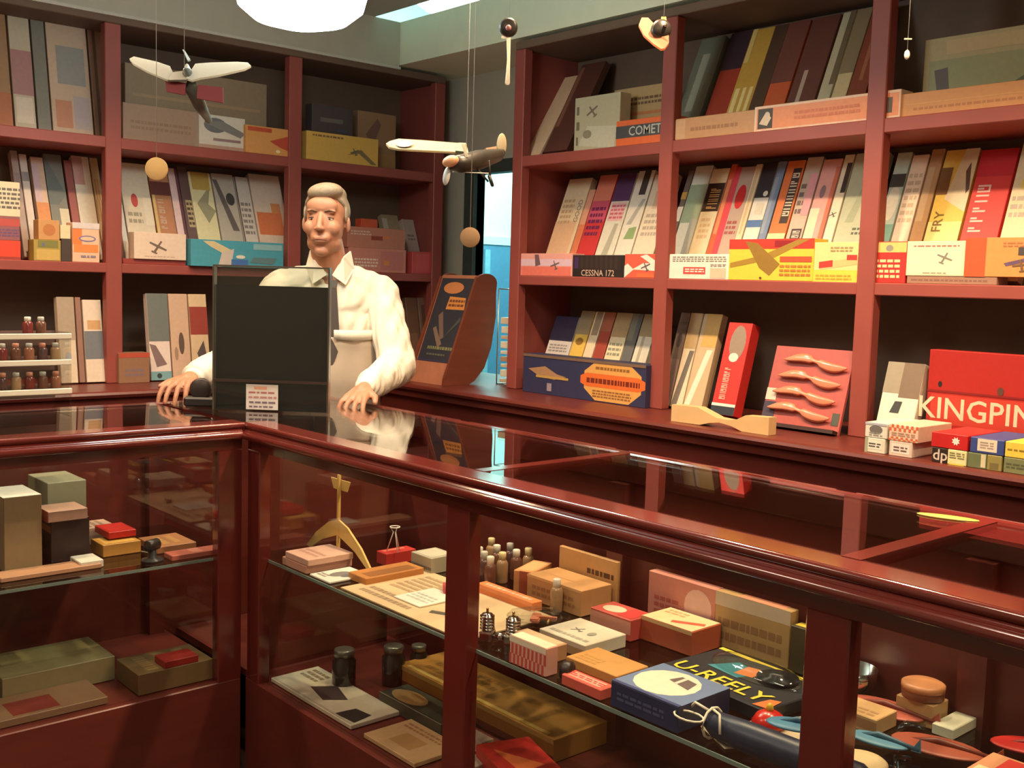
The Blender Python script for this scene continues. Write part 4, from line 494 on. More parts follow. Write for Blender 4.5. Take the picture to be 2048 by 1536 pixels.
# ================================================================== shelving
ZT, ZTT, ZM, ZMT, ZL = 1.934, 1.978, 1.445, 1.484, 1.004
def shelving(name, label, R):
    """R True: along the right wall (face x=2.992, running in y); False: along the back wall (face y=4.25, running in x)"""
    root = empty(name, (0, 0, 0)); tag(root, label, 'shelving')
    f = 2.992 if R else 4.25; back = 3.36 if R else 4.62
    def bx(a0, a1, d0, d1, z0, z1):   # a along the wall, d depth
        return ((d0, a0, z0), (d1, a1, z1)) if R else ((a0, d0, z0), (a1, d1, z1))
    if R: lo, hi = -1.0, 3.42; posts = [(2.551, 2.613), (1.725, 1.787), (.9, .962), (.07, .132), (3.36, 3.42)]
    else: lo, hi = -1.0, 3.27; posts = [(1.599, 1.663), (2.408, 2.472), (.79, .854), (-.02, .044), (3.21, 3.27)]
    for a0, a1 in posts: part('post', root, SHELFM, bx(a0, a1, f, f+.045, ZL, 2.414), bev=.003)
    for z0, z1 in ((ZT, ZTT), (ZM, ZMT)): part('shelf', root, SHELFM, bx(lo, hi, f+.004, back-.02, z0, z1), bev=.003)
    part('top_board', root, DARKB, bx(lo, hi, f+.0, back-.02, 2.415, 2.448), bev=.003)  # shade under the bulkhead is put into its dark colour
    part('back_panel', root, DARKB, bx(lo, hi, back-.02, back, ZL, 2.45))
    if R: part('end_panel', root, SHELFM, bx(3.40, 3.42, f+.045, back-.02, ZL, 2.45))
    else: part('end_panel', root, SHELFM, bx(3.25, 3.27, f+.045, back-.02, ZL, 2.45))
    # ledge with rounded nosing and base
    l0, l1 = (-1.0, 4.25) if R else (-1.0, 2.70)
    e = f-.29
    b = MB(); prof = [(e+.012, ZL), (e+.004, ZL-.004), (e, ZL-.013), (e+.004, ZL-.024), (e+.018, ZL-.03), (e+.018, ZL-.055), (back, ZL-.055), (back, ZL)]
    if not R: prof = [(e+.012, ZL), (e+.004, ZL-.004), (e, ZL-.013), (e+.004, ZL-.024), (e+.018, ZL-.03), (e+.018, ZL-.055), (back, ZL-.055), (back, ZL)]
    b.prism(prof, 1 if R else 0, l0, l1, RAIL if False else PANEL); b.build('ledge', root)
    part('base_panel', root, PANEL, bx(l0, l1, e+.04, e+.06, .08, ZL-.056))
    part('plinth', root, DARKB, bx(l0, l1, e+.07, e+.09, 0, .08))
    n = 6
    for i in range(n):
        a = l0+(l1-l0)*i/n
        part('base_door', root, WOODM, bx(a+.03, a+(l1-l0)/n-.03, e+.025, e+.04, .14, ZL-.12), bev=.004)
    return root
shelving('wall_shelving', 'red-brown shelving with square face posts along the right-hand wall past the opening', True)
shelving('wall_shelving', 'red-brown shelving with square face posts behind the man', False)
# ================================================================== counters
CX, CY, ZC = 1.426, 2.753, 1.035
def counter(name, label, R):
    root = empty(name); tag(root, label, 'display counter')
    fr = CX if R else CY                       # front face
    bk = fr+.575
    def bx(a0, a1, d0, d1, z0, z1): return ((d0, a0, z0), (d1, a1, z1)) if R else ((a0, d0, z0), (a1, d1, z1))
    if R: lo, hi = -.35, bk*0+CY+.575; vis = CY
    else: lo, hi = -.75, CX; vis = CX
    # moulded top rail, two polished beads
    prof = []
    def arc(cx, cz, r, a0, a1, n=6): return [(cx+r*math.cos(math.radians(a0+(a1-a0)*i/n)), cz+r*math.sin(math.radians(a0+(a1-a0)*i/n))) for i in range(n+1)]
    prof = [(fr+.07, ZC)]+arc(fr+.006, ZC-.009, .009, 90, 250, 22)+arc(fr-.003, ZC-.036, .012, 100, 250, 22)+[(fr+.014, ZC-.046), (fr+.014, .957), (fr+.045, .957), (fr+.045, ZC-.012), (fr+.07, ZC-.012)]
    b = MB(); b.prism(prof, 1 if R else 0, lo, vis+(.006 if R else -.001), RAIL); o = b.build('top_rail', root)
    part('back_rail', root, RAIL, bx(lo, CY+.574 if R else CX-.001, bk-.03, bk, .96, ZC), bev=.004)
    if R: part('back_rail', root, RAIL, ((CX, CY+.545, .96), (bk-.03, CY+.575, ZC)), bev=.004)
    # posts
    if R: ps = [(1.753, 1.831), (.835, .913), (-.08, -.0), (2.688, 2.757)]
    else: ps = [(1.352, 1.425), (.42, .498), (-.51, -.43)]
    for a0, a1 in ps: part('post', root, RAIL, bx(a0, a1, fr+.012, fr+.05, .28, .958), bev=.003)
    for a0, a1 in ps[:3]:
        part('back_post', root, PANEL, bx(a0+.012, a1-.012, bk-.055, bk-.02, .28, .96))
    # cross bars under the glass top
    for a0, a1 in (ps[:3] if R else ps[1:3]): part('cross_bar', root, RAIL, bx((a0+a1)/2-.017, (a0+a1)/2+.017, fr+.07, bk-.03, ZC-.02, ZC+.001))
    # base rail, decks
    part('base_rail', root, PANEL, bx(lo, vis+(.012 if R else -.001), fr+.012, fr+.04, 0, .283), bev=.003)
    part('deck', root, PANEL, bx(lo, hi-(.03 if R else 0), fr+.04, bk-.022, .262, .283))
    part('back_panel', root, PANEL, bx(lo, hi-.03 if R else hi, bk-.02, bk-.002, .0, .96))
    part('plinth', root, PANEL, bx(lo, hi-.03 if R else hi-.0, bk-.05, bk-.022, 0, .262))
    if R: part('end_panel', root, PANEL, bx(hi-.025, hi-.002, fr+.0, bk-.02, 0, ZC-.02)); part('side_panel', root, PANEL, bx(2.775, 2.79, fr+.05, bk-.056, .284, .956))
    # glass
    cuts = sorted([lo]+[(a+c)/2 for a, c in ps[:3]]+[vis])
    for a, c in zip(cuts[:-1], cuts[1:]):
        if c-a < .12: continue
        part('front_pane', root, GLASS, bx(a+.003, c-.003, fr+.024, fr+.029, .283, .957))
        part('top_pane', root, TOPGLASS, bx(a+.0, c-.0, fr+.07, bk-.03, ZC-.006, ZC))
    if R: part('top_pane', root, TOPGLASS, bx(CY, CY+.545, fr, bk-.03, ZC-.006, ZC))
    part('glass_shelf', root, glass((.86, .93, .9), .05, 'shelf_glass'), bx(lo, vis-.006 if not R else 2.77, fr+.045, bk-.06, .636, .644))
    part('shelf_edge', root, mat((120, 140, 132), .08, .02, key='polished_glass_edge', coat=1.), bx(lo, vis-.006 if not R else 2.70, fr+.042, fr+.045, .636, .644))
    return root
counter('display_counter', 'glass-fronted mahogany display counter with two divider posts along its front', True)
counter('display_counter', 'side run of the mahogany display counter bearing the tiered rack', False)
# ================================================================== boxes
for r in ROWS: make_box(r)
# ================================================================== things on the ledges
balsa = mat((222, 184, 132), .55, .1, scale=10, stretch=(1, 8, 1), key='balsa_wood')
brownw = mat((122, 62, 42), .5, .14, scale=6, stretch=(1, 1, 6), key='brown_wood')
# wooden poster stand at the corner
st = empty('poster_stand', (2.79, 3.86, 1.0045), -math.pi/2); tag(st, 'brown wooden stand with rounded side panels and a dark poster', 'display stand')
# local: x along the front (0..0.265), y back, z up ; leans back
tl = .365
def lean(x, y, z): return (x, y+z*tl, z)
sw = .265
sidep = [(0, 0), (.004, .03), (.47*tl, .47)]+[(.47*tl+.055+.06*math.cos(math.radians(150-25*i)), .445+.04*math.sin(math.radians(150-25*i))) for i in range(7)]+[(.282, .40), (.285, .30), (.262, .16), (.225, .07), (.17, .015), (.14, 0)]
for x0 in (0, sw-.014):
    b = MB(); b.prism(sidep, 0, x0, x0+.014, brownw); b.build('side_panel', st)
b = MB()
vs = [lean(.014, .006, .0), lean(sw-.014, .006, .0), lean(sw-.014, .006, .475), lean(.014, .006, .475), lean(.014, .018, .0), lean(sw-.014, .018, .0), lean(sw-.014, .018, .475), lean(.014, .018, .475)]
b.add(vs, [(0, 1, 2, 3), (7, 6, 5, 4), (0, 4, 5, 1), (1, 5, 6, 2), (2, 6, 7, 3), (3, 7, 4, 0)], mat((176, 112, 84), .5, .1, key='light_brown_wood')); b.build('front_board', st)
mb, le = MB(), MB()
pw, ph = sw-.028, .475
prints([('r', .02, .2, .98, .97, (52, 52, 62)), ('e', .45, .88, .3, .055, (205, 130, 80)), ('p', [(.4, .68), (.95, .68), (.9, .79), (.42, .8)], (215, 140, 70)), ('l', .45, .7, .9, .78, 2, (120, 70, 50)),
        ('p', [(.25, .62), (.35, .66), (.6, .42), (.5, .4)], (120, 95, 85)), ('p', [(.2, .5), (.28, .52), (.6, .36), (.5, .33)], (128, 105, 90)), ('p', [(.55, .4), (.62, .44), (.92, .62), (.95, .58)], (75, 82, 75)),
        ('l', .22, .3, .95, .35, 1, (130, 128, 90)), ('l', .25, .25, .8, .28, 1, (100, 100, 80)), ('r', .02, .2, .98, .21, (60, 55, 90))], pw, ph, lambda x, y, L: lean(.014+x, .006-L, y), mb, le)
mb.build('poster', st)
# packets stacked in a wire rack by the shelving end
pk = empty('packet_rack', (3.12, 3.5, 1.0045)); tag(pk, 'narrow wire rack of pale packets squeezed beside the wooden stand', 'rack')
wire = mat((190, 185, 175), .3, 0, metal=.9, key='wire')
b = MB()
for x in (-.07, .07):
    for y in (-.05, .05): b.tube([(x, y, 0), (x, y, .42)], .003, wire, 6)
for z in (.004, .42): b.tube([(-.07, -.05, z), (.07, -.05, z), (.07, .05, z), (-.07, .05, z), (-.07, -.05, z)], .003, wire, 6)
b.build('wire_frame', pk)
random.seed(3)
z = .012
for i in range(9):
    h = random.choice([.014, .02, .028]); c = random.choice([(222, 205, 175), (205, 180, 150), (190, 150, 120), (228, 220, 200)])
    p = MB(); p.box((-.06, -.042, 0), (.06, .042, h), card(c), .001)
    pp = p.build('hobby_packet', None, (3.12+random.uniform(-.004, .004), 3.5, 1.0045+z)); tag(pp, 'flat pale packet stacked in the wire rack', 'packet', 'packets in the wire rack'); z += h+.012
    if z > .38: break
# propeller card: pink board with four varnished propellers, leaning
pc = empty('propeller_card', (2.955, 2.09, 1.0045), -math.pi/2, -.28); tag(pc, 'rose display card carrying four varnished propellers', 'display card')
part('board', pc, card((178, 88, 82)), ((0, 0, 0), (.292, .012, .275)), bev=.001)
part('foot', pc, mat((60, 35, 32), .5, .05, key='dark_foot'), ((.04, -.03, 0), (.29, 0, .012)))
b = MB(); b.box((.0, -.0014, .09), (.04, -.0008, .13), card((222, 200, 185))); b.box((.0, -.0014, .03), (.045, -.0008, .085), card((70, 62, 80))); b.box((.26, -.0014, .03), (.285, -.0008, .07), card((80, 85, 75))); b.build('printed_face', pc)
pm = mat((222, 140, 112), .12, .06, scale=14, key='varnished_wood', coat=.8)
def prop_mesh(L=.235):
    b = MB(); n = 24; vs = []; fs = []
    for i in range(n+1):
        t = i/n*2-1; x = t*L/2; wv = .012+.004*math.sin(abs(t)*math.pi)-(.006 if abs(t) < .12 else 0)
        wv *= (1-.75*abs(t)**6); zc = .009*math.sin(t*math.pi)*-1+.004*math.cos(3*t); tw = .9*t
        for a in range(6):
            th = a/6*2*math.pi; py = .0045*math.sin(th); pz = wv*math.cos(th)
            vs.append((x, -.012+py*math.cos(tw)-pz*math.sin(tw)*.35, zc+pz*math.cos(tw*.5)))
    for i in range(n):
        for a in range(6): fs.append((i*6+a, i*6+(a+1) % 6, (i+1)*6+(a+1) % 6, (i+1)*6+a))
    fs.append(tuple(range(6))); fs.append(tuple(range(n*6+5, n*6-1, -1)))
    b.add(vs, fs, pm, True); return b.mesh('propeller')
pmesh = prop_mesh()
for i, (x, z) in enumerate(((.165, .225), (.155, .17), (.148, .115), (.14, .06))): new('propeller', pmesh, pc, (x, 0, z), (0, .06, 0))
# big balsa propeller blank on the ledge
bp = MB()
top = [(0, .056), (.11, .058), (.15, .045), (.19, .032), (.235, .03), (.27, .037), (.30, .052), (.39, .056)]
bot = [(.39, 0), (.29, 0), (.25, .012), (.2, .018), (.16, .012), (.12, .001), (0, 0)]
bp.prism(top+bot, 1, 0, .04, balsa); o = bp.build('wooden_propeller_blank', None, (2.765, 2.312, 1.0045), (0, 0, -math.pi/2)); tag(o, 'pale wooden propeller blank with a waisted middle lying on the ledge', 'propeller')
# ================================================================== tiered acrylic rack on the side counter
tr = empty('tiered_rack', (.62, 3.1, ZC)); tag(tr, 'clear three-tier bottle rack with bright shelf edges', 'rack')
ac = glass((.93, .95, .94), .12, 'acrylic'); edge = mat((238, 226, 205), .15, .02, key='polished_edge', coat=.5)
for i, z in enumerate((.07, .152, .226)):
    part('tier', tr, ac, ((0, .0, z), (.445, .14, z+.006))); part('tier_lip', tr, edge, ((0, -.006, z-.004), (.445, 0, z+.012)), bev=.002)
    part('tier_back', tr, mat((110, 80, 70), .6, .1, key='rack_back'), ((0, .14, z-.03), (.445, .146, z+.012)))
for x in (0, .439): part('rack_side', tr, ac, ((x, 0, 0), (x+.006, .146, .24)))
capm = [mat(c, .35, .05, key='cap') for c in ((225, 215, 200), (205, 140, 115), (190, 185, 175), (220, 200, 150))]
botm = [mat(c, .2, .08, key='bottle_body', coat=.4) for c in ((110, 70, 55), (150, 95, 70), (90, 62, 60), (165, 130, 95), (120, 50, 45))]
def bottle_meshes(r, h):
    a = MB(); a.lathe([(r*.92, 0), (r, .003), (r, h*.62), (r*.8, h*.7), (r*.55, h*.74)], botm[0], n=14)
    c = MB(); c.lathe([(r*.62, 0), (r*.64, h*.24), (r*.5, h*.26)], capm[0], n=14)
    return a.mesh('bottle_body'), c.mesh('cap')
def put_bottle(mesh, loc, h, bi, ci, name, label, group):
    e = empty(name, loc); tag(e, label, 'bottle', group)
    for me, nm, z, ms in ((mesh[0], 'bottle_body', 0, botm[bi]), (mesh[1], 'cap', h*.72, capm[ci])):
        me2 = me.copy(); me2.materials.clear(); me2.materials.append(ms); new(nm, me2, e, (0, 0, z))
    return e
bmsh = bottle_meshes(.014, .05)
k = 0
for z, y in ((.076, .06), (.158, .06), (.232, .07)):
    for i in range(7):
        if z > .2 and i not in (4, 5): continue
        put_bottle(bmsh, (.9-.075+i*.036, 3.1+y, ZC+z+.0005), .05, k % 5, (k*2) % 4 if z > .2 else 1+k % 2, 'paint_bottle', ('dark brown', 'reddish tan', 'plum', 'sand coloured', 'dark red')[k % 5]+' paint bottle on the '+('lowest', 'middle', 'topmost')[(z > .1)+(z > .2)]+' tier of the clear rack', 'paint bottles in the tiered rack'); k += 1
# ================================================================== black panel with acrylic front on the counter
dp = empty('black_panel', (1.479, 3.066, ZC+.0005), math.atan2(2.816-3.066, 1.737-1.479)); tag(dp, 'upright black panel in a clear acrylic holder standing on the counter', 'panel')
blk = mat((22, 20, 18), .5, .04, key='black_board')
part('board', dp, blk, ((.006, .012, .0), (.354, .02, .385)))
part('acrylic_front', dp, glass((.9, .92, .9), .05, 'acrylic_sheet'), ((0, 0, 0), (.36, .004, .445)))
part('acrylic_back', dp, glass((.9, .92, .9), .05, 'acrylic_sheet'), ((0, .024, 0), (.36, .028, .445)))
em = mat((96, 84, 74), .25, .02, key='acrylic_edge')
part('top_edge', dp, em, ((0, 0, .441), (.36, .028, .446))); part('side_edge', dp, em, ((.356, 0, 0), (.361, .028, .441))); part('side_edge', dp, em, ((-.001, 0, 0), (.004, .028, .441)))
part('ledge_strip', dp, mat((60, 42, 38), .4, .02, key='dark_strip'), ((.004, -.006, .088), (.356, 0, .096)))
mb, le = MB(), MB(); prints([('r', 0, 0, 1, 1, (232, 220, 215)), ('r', .25, .8, .65, .92, (228, 165, 140)), ('l', .08, .62, .95, .74, 1, (190, 110, 110)), ('l', .08, .42, .95, .56, 1, (200, 140, 140)), ('l', .1, .22, .95, .36, 1, (130, 110, 125)), ('l', .1, .06, .9, .18, 1, (130, 110, 125))], .1, .078, lambda x, y, L: (.105+x, -.0005-L, .004+y), mb, le)
mb.build('paper_notice', dp)
# small dark block by the man's hand
db = empty('tape_holder', (1.43, 3.17, ZC+.0005), -.7); tag(db, 'small dark holder on the counter beside the black panel', 'holder')
part('base', db, mat((38, 30, 32), .5, .06, key='dark_plastic'), ((0, 0, 0), (.1, .05, .03)), bev=.006)
b = MB(); b.lathe([(.03, -.014), (.034, -.01), (.034, .01), (.03, .014)], mat((58, 46, 44), .4, .05, key='dark_roll'), c=(.05, .025, .055), n=18, M=Matrix.Rotation(math.pi/2, 4, 'X')); b.build('roll', db)
# ================================================================== in the counter: bottles, glider, engines and so on
US, LSZ = .6445, .2835
jar = bottle_meshes(.016, .085)
spots = [(1.79, 2.19), (1.825, 2.155), (1.805, 2.105), (1.86, 2.12), (1.845, 2.20), (1.89, 2.27), (1.93, 2.34), (1.94, 2.26), (1.90, 2.19), (1.945, 2.185), (1.91, 2.12), (1.95, 2.115), (1.87, 2.34), (1.84, 2.27)]
for i, (x, y) in enumerate(spots):
    e = put_bottle(jar, (x, y, US+.0005), .085, (0, 2, 0, 3)[i % 4], (0, 2, 0, 3)[i % 4], 'dope_bottle', ('dark brown', 'plum', 'dark brown', 'sand coloured')[i % 4]+' bottle with a pale cap clustered behind the plan sheet', 'bottles on the glass shelf')
gm = glass((.55, .55, .5), .08, 'smoked_glass')
for i, (x, y, r, h) in enumerate(((1.62, 2.52, .034, .1), (1.75, 2.46, .034, .1), (1.84, 2.46, .026, .085))):
    e = empty('dark_jar', (x, y, LSZ+.0005)); tag(e, 'dark glass jar standing low in the counter under the plan sheet', 'jar', 'dark jars on the lower deck')
    b = MB(); b.lathe([(r*.95, 0), (r, .004), (r, h*.8), (r*.8, h*.88), (r*.8, h*.93)], mat((46, 44, 40), .12, .05, key='dark_glass', coat=.6), n=20); b.build('jar_body', e)
    b = MB(); b.lathe([(r*.84, h*.93), (r*.86, h*1.12), (r*.7, h*1.14)], mat((130, 128, 120), .25, .05, metal=.6, key='jar_lid'), n=20); b.build('lid', e)
# balsa glider standing in the corner
yb = mat((226, 190, 110), .55, .1, key='yellow_balsa')
gl = empty('balsa_glider', (1.62, 2.56, US+.0005), math.radians(-90)); tag(gl, 'yellow balsa glider standing on its nose beside the pink flat boxes', 'model glider')
b = MB(); b.box((-.004, -.004, 0), (.004, .004, .25), yb); b.build('fuselage_stick', gl)
for s in (-1, 1):
    b = MB(); pts = [(s*.004, .12), (s*.05, .105), (s*.12, .06), (s*.17, .012), (s*.15, .01), (s*.09, .045), (s*.004, .075)]
    b.prism(pts, 1, -.003, .003, yb); b.build('wing', gl)
b = MB(); b.prism([(-.05, .235), (.05, .235), (.035, .205), (-.035, .205)], 1, .004, .007, yb); b.build('tailplane', gl)
# wire stand on the red box
ws = empty('wire_stand', (1.735, 2.445, US+.0365)); tag(ws, 'small white wire tripod standing on a red box', 'wire stand')
wm = mat((235, 228, 220), .3, .02, key='white_wire'); b = MB()
for a in (.3, 2.4, 4.5): b.tube([(.022*math.cos(a), .022*math.sin(a), 0), (.004*math.cos(a), .004*math.sin(a), .055), (.014*math.cos(a), .014*math.sin(a), .07)], .0016, wm, 6)
b.build('legs', ws); b = MB(); b.tube([(.014*math.cos(t*.5), .014*math.sin(t*.5), .07) for t in range(14)], .0016, wm, 6); b.build('ring', ws)
# pink tube beside the orange box
b = MB(); b.tube([(0, 0, .016), (.05, -.03, .016)], .016, card((228, 95, 100)), 14); o = b.build('cement_tube', None, (1.66, 2.12, US+.001)); tag(o, 'stubby pink tube lying next to the long narrow orange box', 'tube')
# model engines
def engine(loc, rz, label):
    e = empty('model_engine', loc, rz); tag(e, label, 'engine')
    b = MB(); b.box((-.02, -.016, 0), (.02, .016, .022), CHROME, .004); b.build('crankcase', e)
    b = MB()
    for i in range(5): b.lathe([(.017, .024+i*.007), (.017, .0275+i*.007)], CHROME, n=16)
    b.lathe([(.012, .02), (.012, .06)], CHROME, n=14); b.build('cylinder_fins', e)
    b = MB(); b.lathe([(.009, 0), (.009, .02), (.004, .022), (.004, .034)], CHROME, c=(.02, 0, .012), n=12, M=Matrix.Rotation(math.pi/2, 4, 'Y')); b.build('shaft', e)
    b = MB(); b.lathe([(.003, .058), (.003, .072), (.001, .073)], mat((205, 170, 90), .25, 0, metal=1, key='brass'), n=8); b.build('glow_plug', e)
engine((1.53, 1.79, US+.0005), .6, 'shiny metal model engine with a finned cylinder beside the plan sheet')
engine((1.56, 1.735, US+.0005), 2.2, 'shiny metal model engine lying close to the cream-topped long box')
# clear bag of parts
random.seed(11)
bm = bmesh.new(); bmesh.ops.create_icosphere(bm, subdivisions=3, radius=1)
for v in bm.verts:
    k = 1+random.uniform(-.13, .13); v.co = Vector((v.co.x*.075*k, v.co.y*.05*k, max(v.co.z, -.35)*.026*k+.0092))
b = MB(); b.bm(bm, CLEAR); bag = b.build('parts_bag', None, (1.70, 1.80, US+.003), (0, 0, -.9)); tag(bag, 'crinkled clear plastic bag of small parts', 'bag')
b = MB()
for i in range(9): b.box((random.uniform(-.04, .03), random.uniform(-.025, .015), .004+i*.0006), (random.uniform(.0, .045), random.uniform(0, .03), .008+i*.001), card(random.choice([(205, 120, 90), (225, 215, 200), (130, 90, 110), (190, 150, 90)])))
b.build('parts', bag)
put_bottle(jar, (1.80, 1.845, US+.0005), .085, 3, 0, 'dope_bottle', 'lone pale-capped bottle beside the clear bag of parts', None)
b = MB(); b.lathe([(.014, 0), (.02, .003), (.02, .02), (.012, .024)], mat((45, 36, 34), .4, .05, key='dark_rubber'), n=16, M=Matrix.Rotation(math.pi/2, 4, 'X')); o = b.build('rubber_wheel', None, (1.497, 1.51, US+.0205), (0, 0, .3)); tag(o, 'small dark rubber wheel leaning by the red checked box', 'wheel')
# blister pack U-REELY
ur = empty('blister_pack', (1.663, 1.40, US+.0005), math.radians(-94.8)); tag(ur, 'black blister pack lettered U-REELY in yellow', 'package')
W_, D_ = .285, .2
part('tray', ur, card((32, 34, 42)), ((0, 0, 0), (W_, D_, .026)), bev=.002)
mb, le = MB(), MB()
prints([('r', 0, .93, 1, 1, (225, 200, 70)), ('e', .5, .7, .38, .26, (64, 62, 58)), ('p', [(.2, .45), (.5, .42), (.55, .7), (.3, .78)], (60, 135, 150)), ('p', [(.42, .5), (.56, .55), (.54, .82), (.4, .76)], (220, 130, 75)), ('p', [(.88, .02), (1, .05), (.97, .3), (.9, .25)], (228, 120, 60)),
        ('t', 'U-REELY', .47, .21, .046, 0, (235, 210, 70))], W_, D_, lambda x, y, L: (x, y, .026+L), mb, le); mb.build('printed_card', ur); le.build('lettering', ur)
bm = bmesh.new(); bmesh.ops.create_uvsphere(bm, u_segments=20, v_segments=10, radius=1)
bmesh.ops.delete(bm, geom=[v for v in bm.verts if v.co.z < -.01], context='VERTS')
b = MB(); b.bm(bm, CLEAR, True, Matrix.Translation((.15, .14, .027)) @ Matrix.Diagonal((.12, .052, .028, 1))); b.build('clear_dome', ur)
b = MB(); b.lathe([(.03, .028), (.042, .03), (.042, .036), (.02, .038), (.02, .044), (.004, .045)], mat((40, 42, 44), .3, .05, key='reel_plastic'), c=(.2, .14, 0), n=20); b.build('reel', ur)
# blue rolled bag tied with white string
bb = empty('rolled_bag', (1.508, 1.155, US+.001)); tag(bb, 'dark blue rolled bag tied with white string', 'bag')
b = MB(); b.tube([(0, .0, .03), (0, -.03, .03), (.004, -.1, .028), (.01, -.2, .028), (.02, -.3, .026), (.025, -.33, .026)], [.008, .024, .028, .027, .026, .01], mat((40, 50, 72), .35, .15, scale=12, key='blue_film', bump=.3), 14); b.build('roll', bb)
sm = mat((232, 222, 200), .7, .03, key='white_string'); b = MB()
b.tube([(.0+.028*math.cos(t*.55), -.02, .03+.028*math.sin(t*.55)) for t in range(13)], .0025, sm, 6)
b.tube([(-.01+.02*math.cos(t*.5)-.02, .01+.03*math.sin(t*.5), .04) for t in range(14)], .002, sm, 6)
b.tube([(-.0, -.01, .05), (.0, .02, .055), (.01, .045, .03)], .0025, sm, 6); b.tube([(0, -.02, .055), (-.02, -.05, .06), (-.03, -.06, .03)], .0025, sm, 6); b.build('string', bb)
# red spinner
sp = empty('spinner', (1.632, 1.10, US+.005)); tag(sp, 'red plastic spinner with a yellow tip lying on the beige sheet', 'spinner')
b = MB(); b.lathe([(.03, 0), (.033, .008), (.024, .022), (.01, .03)], mat((205, 40, 30), .25, .04, key='red_plastic', coat=.4), n=18); b.build('cone', sp)
b = MB(); b.lathe([(.008, .028), (.006, .04), (.001, .044)], mat((230, 190, 60), .3, .04, key='yellow_plastic'), n=12); b.build('tip', sp)
# flat oval gliders
def flat_glider(loc, rz, col, label, L=.16, Wd=.088):
    e = empty('toy_glider', loc, rz); tag(e, label, 'toy glider')
    b = MB(); b.ell((0, 0, .012), (L/2, Wd/2, .006), mat(col, .45, .08, key='painted_balsa'), 3); b.build('wing', e)
    b = MB(); b.tube([(-L*.3, 0, .012), (0, 0, .022), (L*.66, .0, .014)], [.004, .006, .003], mat(tuple(int(v*.75) for v in col), .4, .06, key='painted_balsa'), 8); b.build('body', e)
    b = MB(); b.prism([(L*.52, .01), (L*.68, .01), (L*.66, .035)], 1, -.002, .002, mat(col, .35, .08, key='painted_balsa')); b.build('fin', e)
flat_glider((1.865, 1.0, US+.002), -1.5, (172, 86, 70), 'brick red oval-winged toy glider beside the tan flat box')
flat_glider((1.78, .85, US+.002), -1.3, (158, 78, 58), 'rust red oval-winged toy glider behind the divider post')
flat_glider((1.60, 1.02, US+.03), -1.1, (70, 130, 165), 'light blue oval-winged toy glider by the red spinner', .11, .06)
flat_glider((1.72, .93, US+.002), -1.4, (85, 140, 170), 'light blue oval-winged toy glider past the divider post', .11, .055)
flat_glider((1.92, .74, US+.002), -1.0, (185, 40, 35), 'scarlet oval-winged toy glider at the end of the shelf', .15, .08)
# round tin, silver dish, round box
tn = empty('round_tin', (1.90, .943, .6445+.0465)); tag(tn, 'round brown tin on the kraft carton', 'tin')
b = MB(); b.lathe([(.037, 0), (.039, .002), (.039, .02), (.037, .022)], mat((130, 75, 50), .4, .06, key='brown_tin'), n=24); b.build('body', tn)
b = MB(); b.lathe([(.04, .016), (.04, .026), (.034, .029), (.002, .03)], mat((205, 140, 95), .35, .06, key='tin_lid'), n=24); b.build('lid', tn)
b = MB(); b.lathe([(.03, 0), (.045, .012), (.05, .05), (.047, .05), (.04, .014), (.002, .006)], CHROME, n=24); o = b.build('metal_dish', None, (1.923, 1.105, US+.001)); tag(o, 'polished metal dish catching the light behind the divider post', 'dish')
b = MB(); b.lathe([(.042, 0), (.045, .004), (.045, .02), (.04, .024), (.03, .021), (.002, .021)], mat((222, 196, 150), .5, .1, key='turned_wood'), n=24); o = b.build('wooden_disc', None, (1.60, .895, US+.001)); tag(o, 'turned pale wooden disc near the glass front', 'disc')
# clear fittings
random.seed(5)
for i, (x, y) in enumerate(((1.80, .97), (1.85, .91), (1.83, 1.12), (1.70, .86), (1.62, .93))):
    b = MB(); a = random.uniform(0, 3); b.tube([(0, 0, .008), (.03*math.cos(a), .03*math.sin(a), .014), (.06*math.cos(a+.5), .06*math.sin(a+.5), .008)], .006, CLEAR, 8)
    o = b.build('clear_fitting', None, (x, y, US+.0015)); tag(o, 'bent clear plastic fitting lying among the gliders', 'fitting', 'clear fittings among the gliders')
# dark gadget in side counter
gd = empty('toy_motor', (1.20, 2.86, US+.0005), .4); tag(gd, 'small dark motor on a round foot at the side counter shelf edge', 'motor')
b = MB(); b.lathe([(.03, 0), (.03, .005), (.012, .008), (.01, .03)], mat((60, 62, 62), .3, .05, key='dark_metal'), n=18); b.build('foot', gd)
b = MB(); b.lathe([(.014, -.02), (.016, -.018), (.016, .018), (.012, .022)], mat((52, 46, 44), .35, .05, key='dark_metal'), c=(0, 0, .045), n=16, M=Matrix.Rotation(math.pi/2, 4, 'Y')); b.build('motor_body', gd)
b = MB(); b.box((-.03, -.012, .03), (-.024, .012, .033), CHROME); b.build('plate', gd)
# ================================================================== hanging models
thread = mat((200, 198, 190), .6, 0, key='thread')
def hang(name, loc, rz, label, tilt=0., roll_=0.):
    e = empty(name, loc, rz, tilt); e.rotation_euler = (tilt, roll_, rz); tag(e, label, 'model plane'); return e
def thread_to(e, x, y, z0, z1):
    b = MB(); b.tube([(x, y, z0), (x, y, z1)], .0008, thread, 5); return b.build('thread', e)
RZ = -math.radians(41.5)   # hung facing the shop door
wht = tissue((240, 236, 224), 'white_tissue')
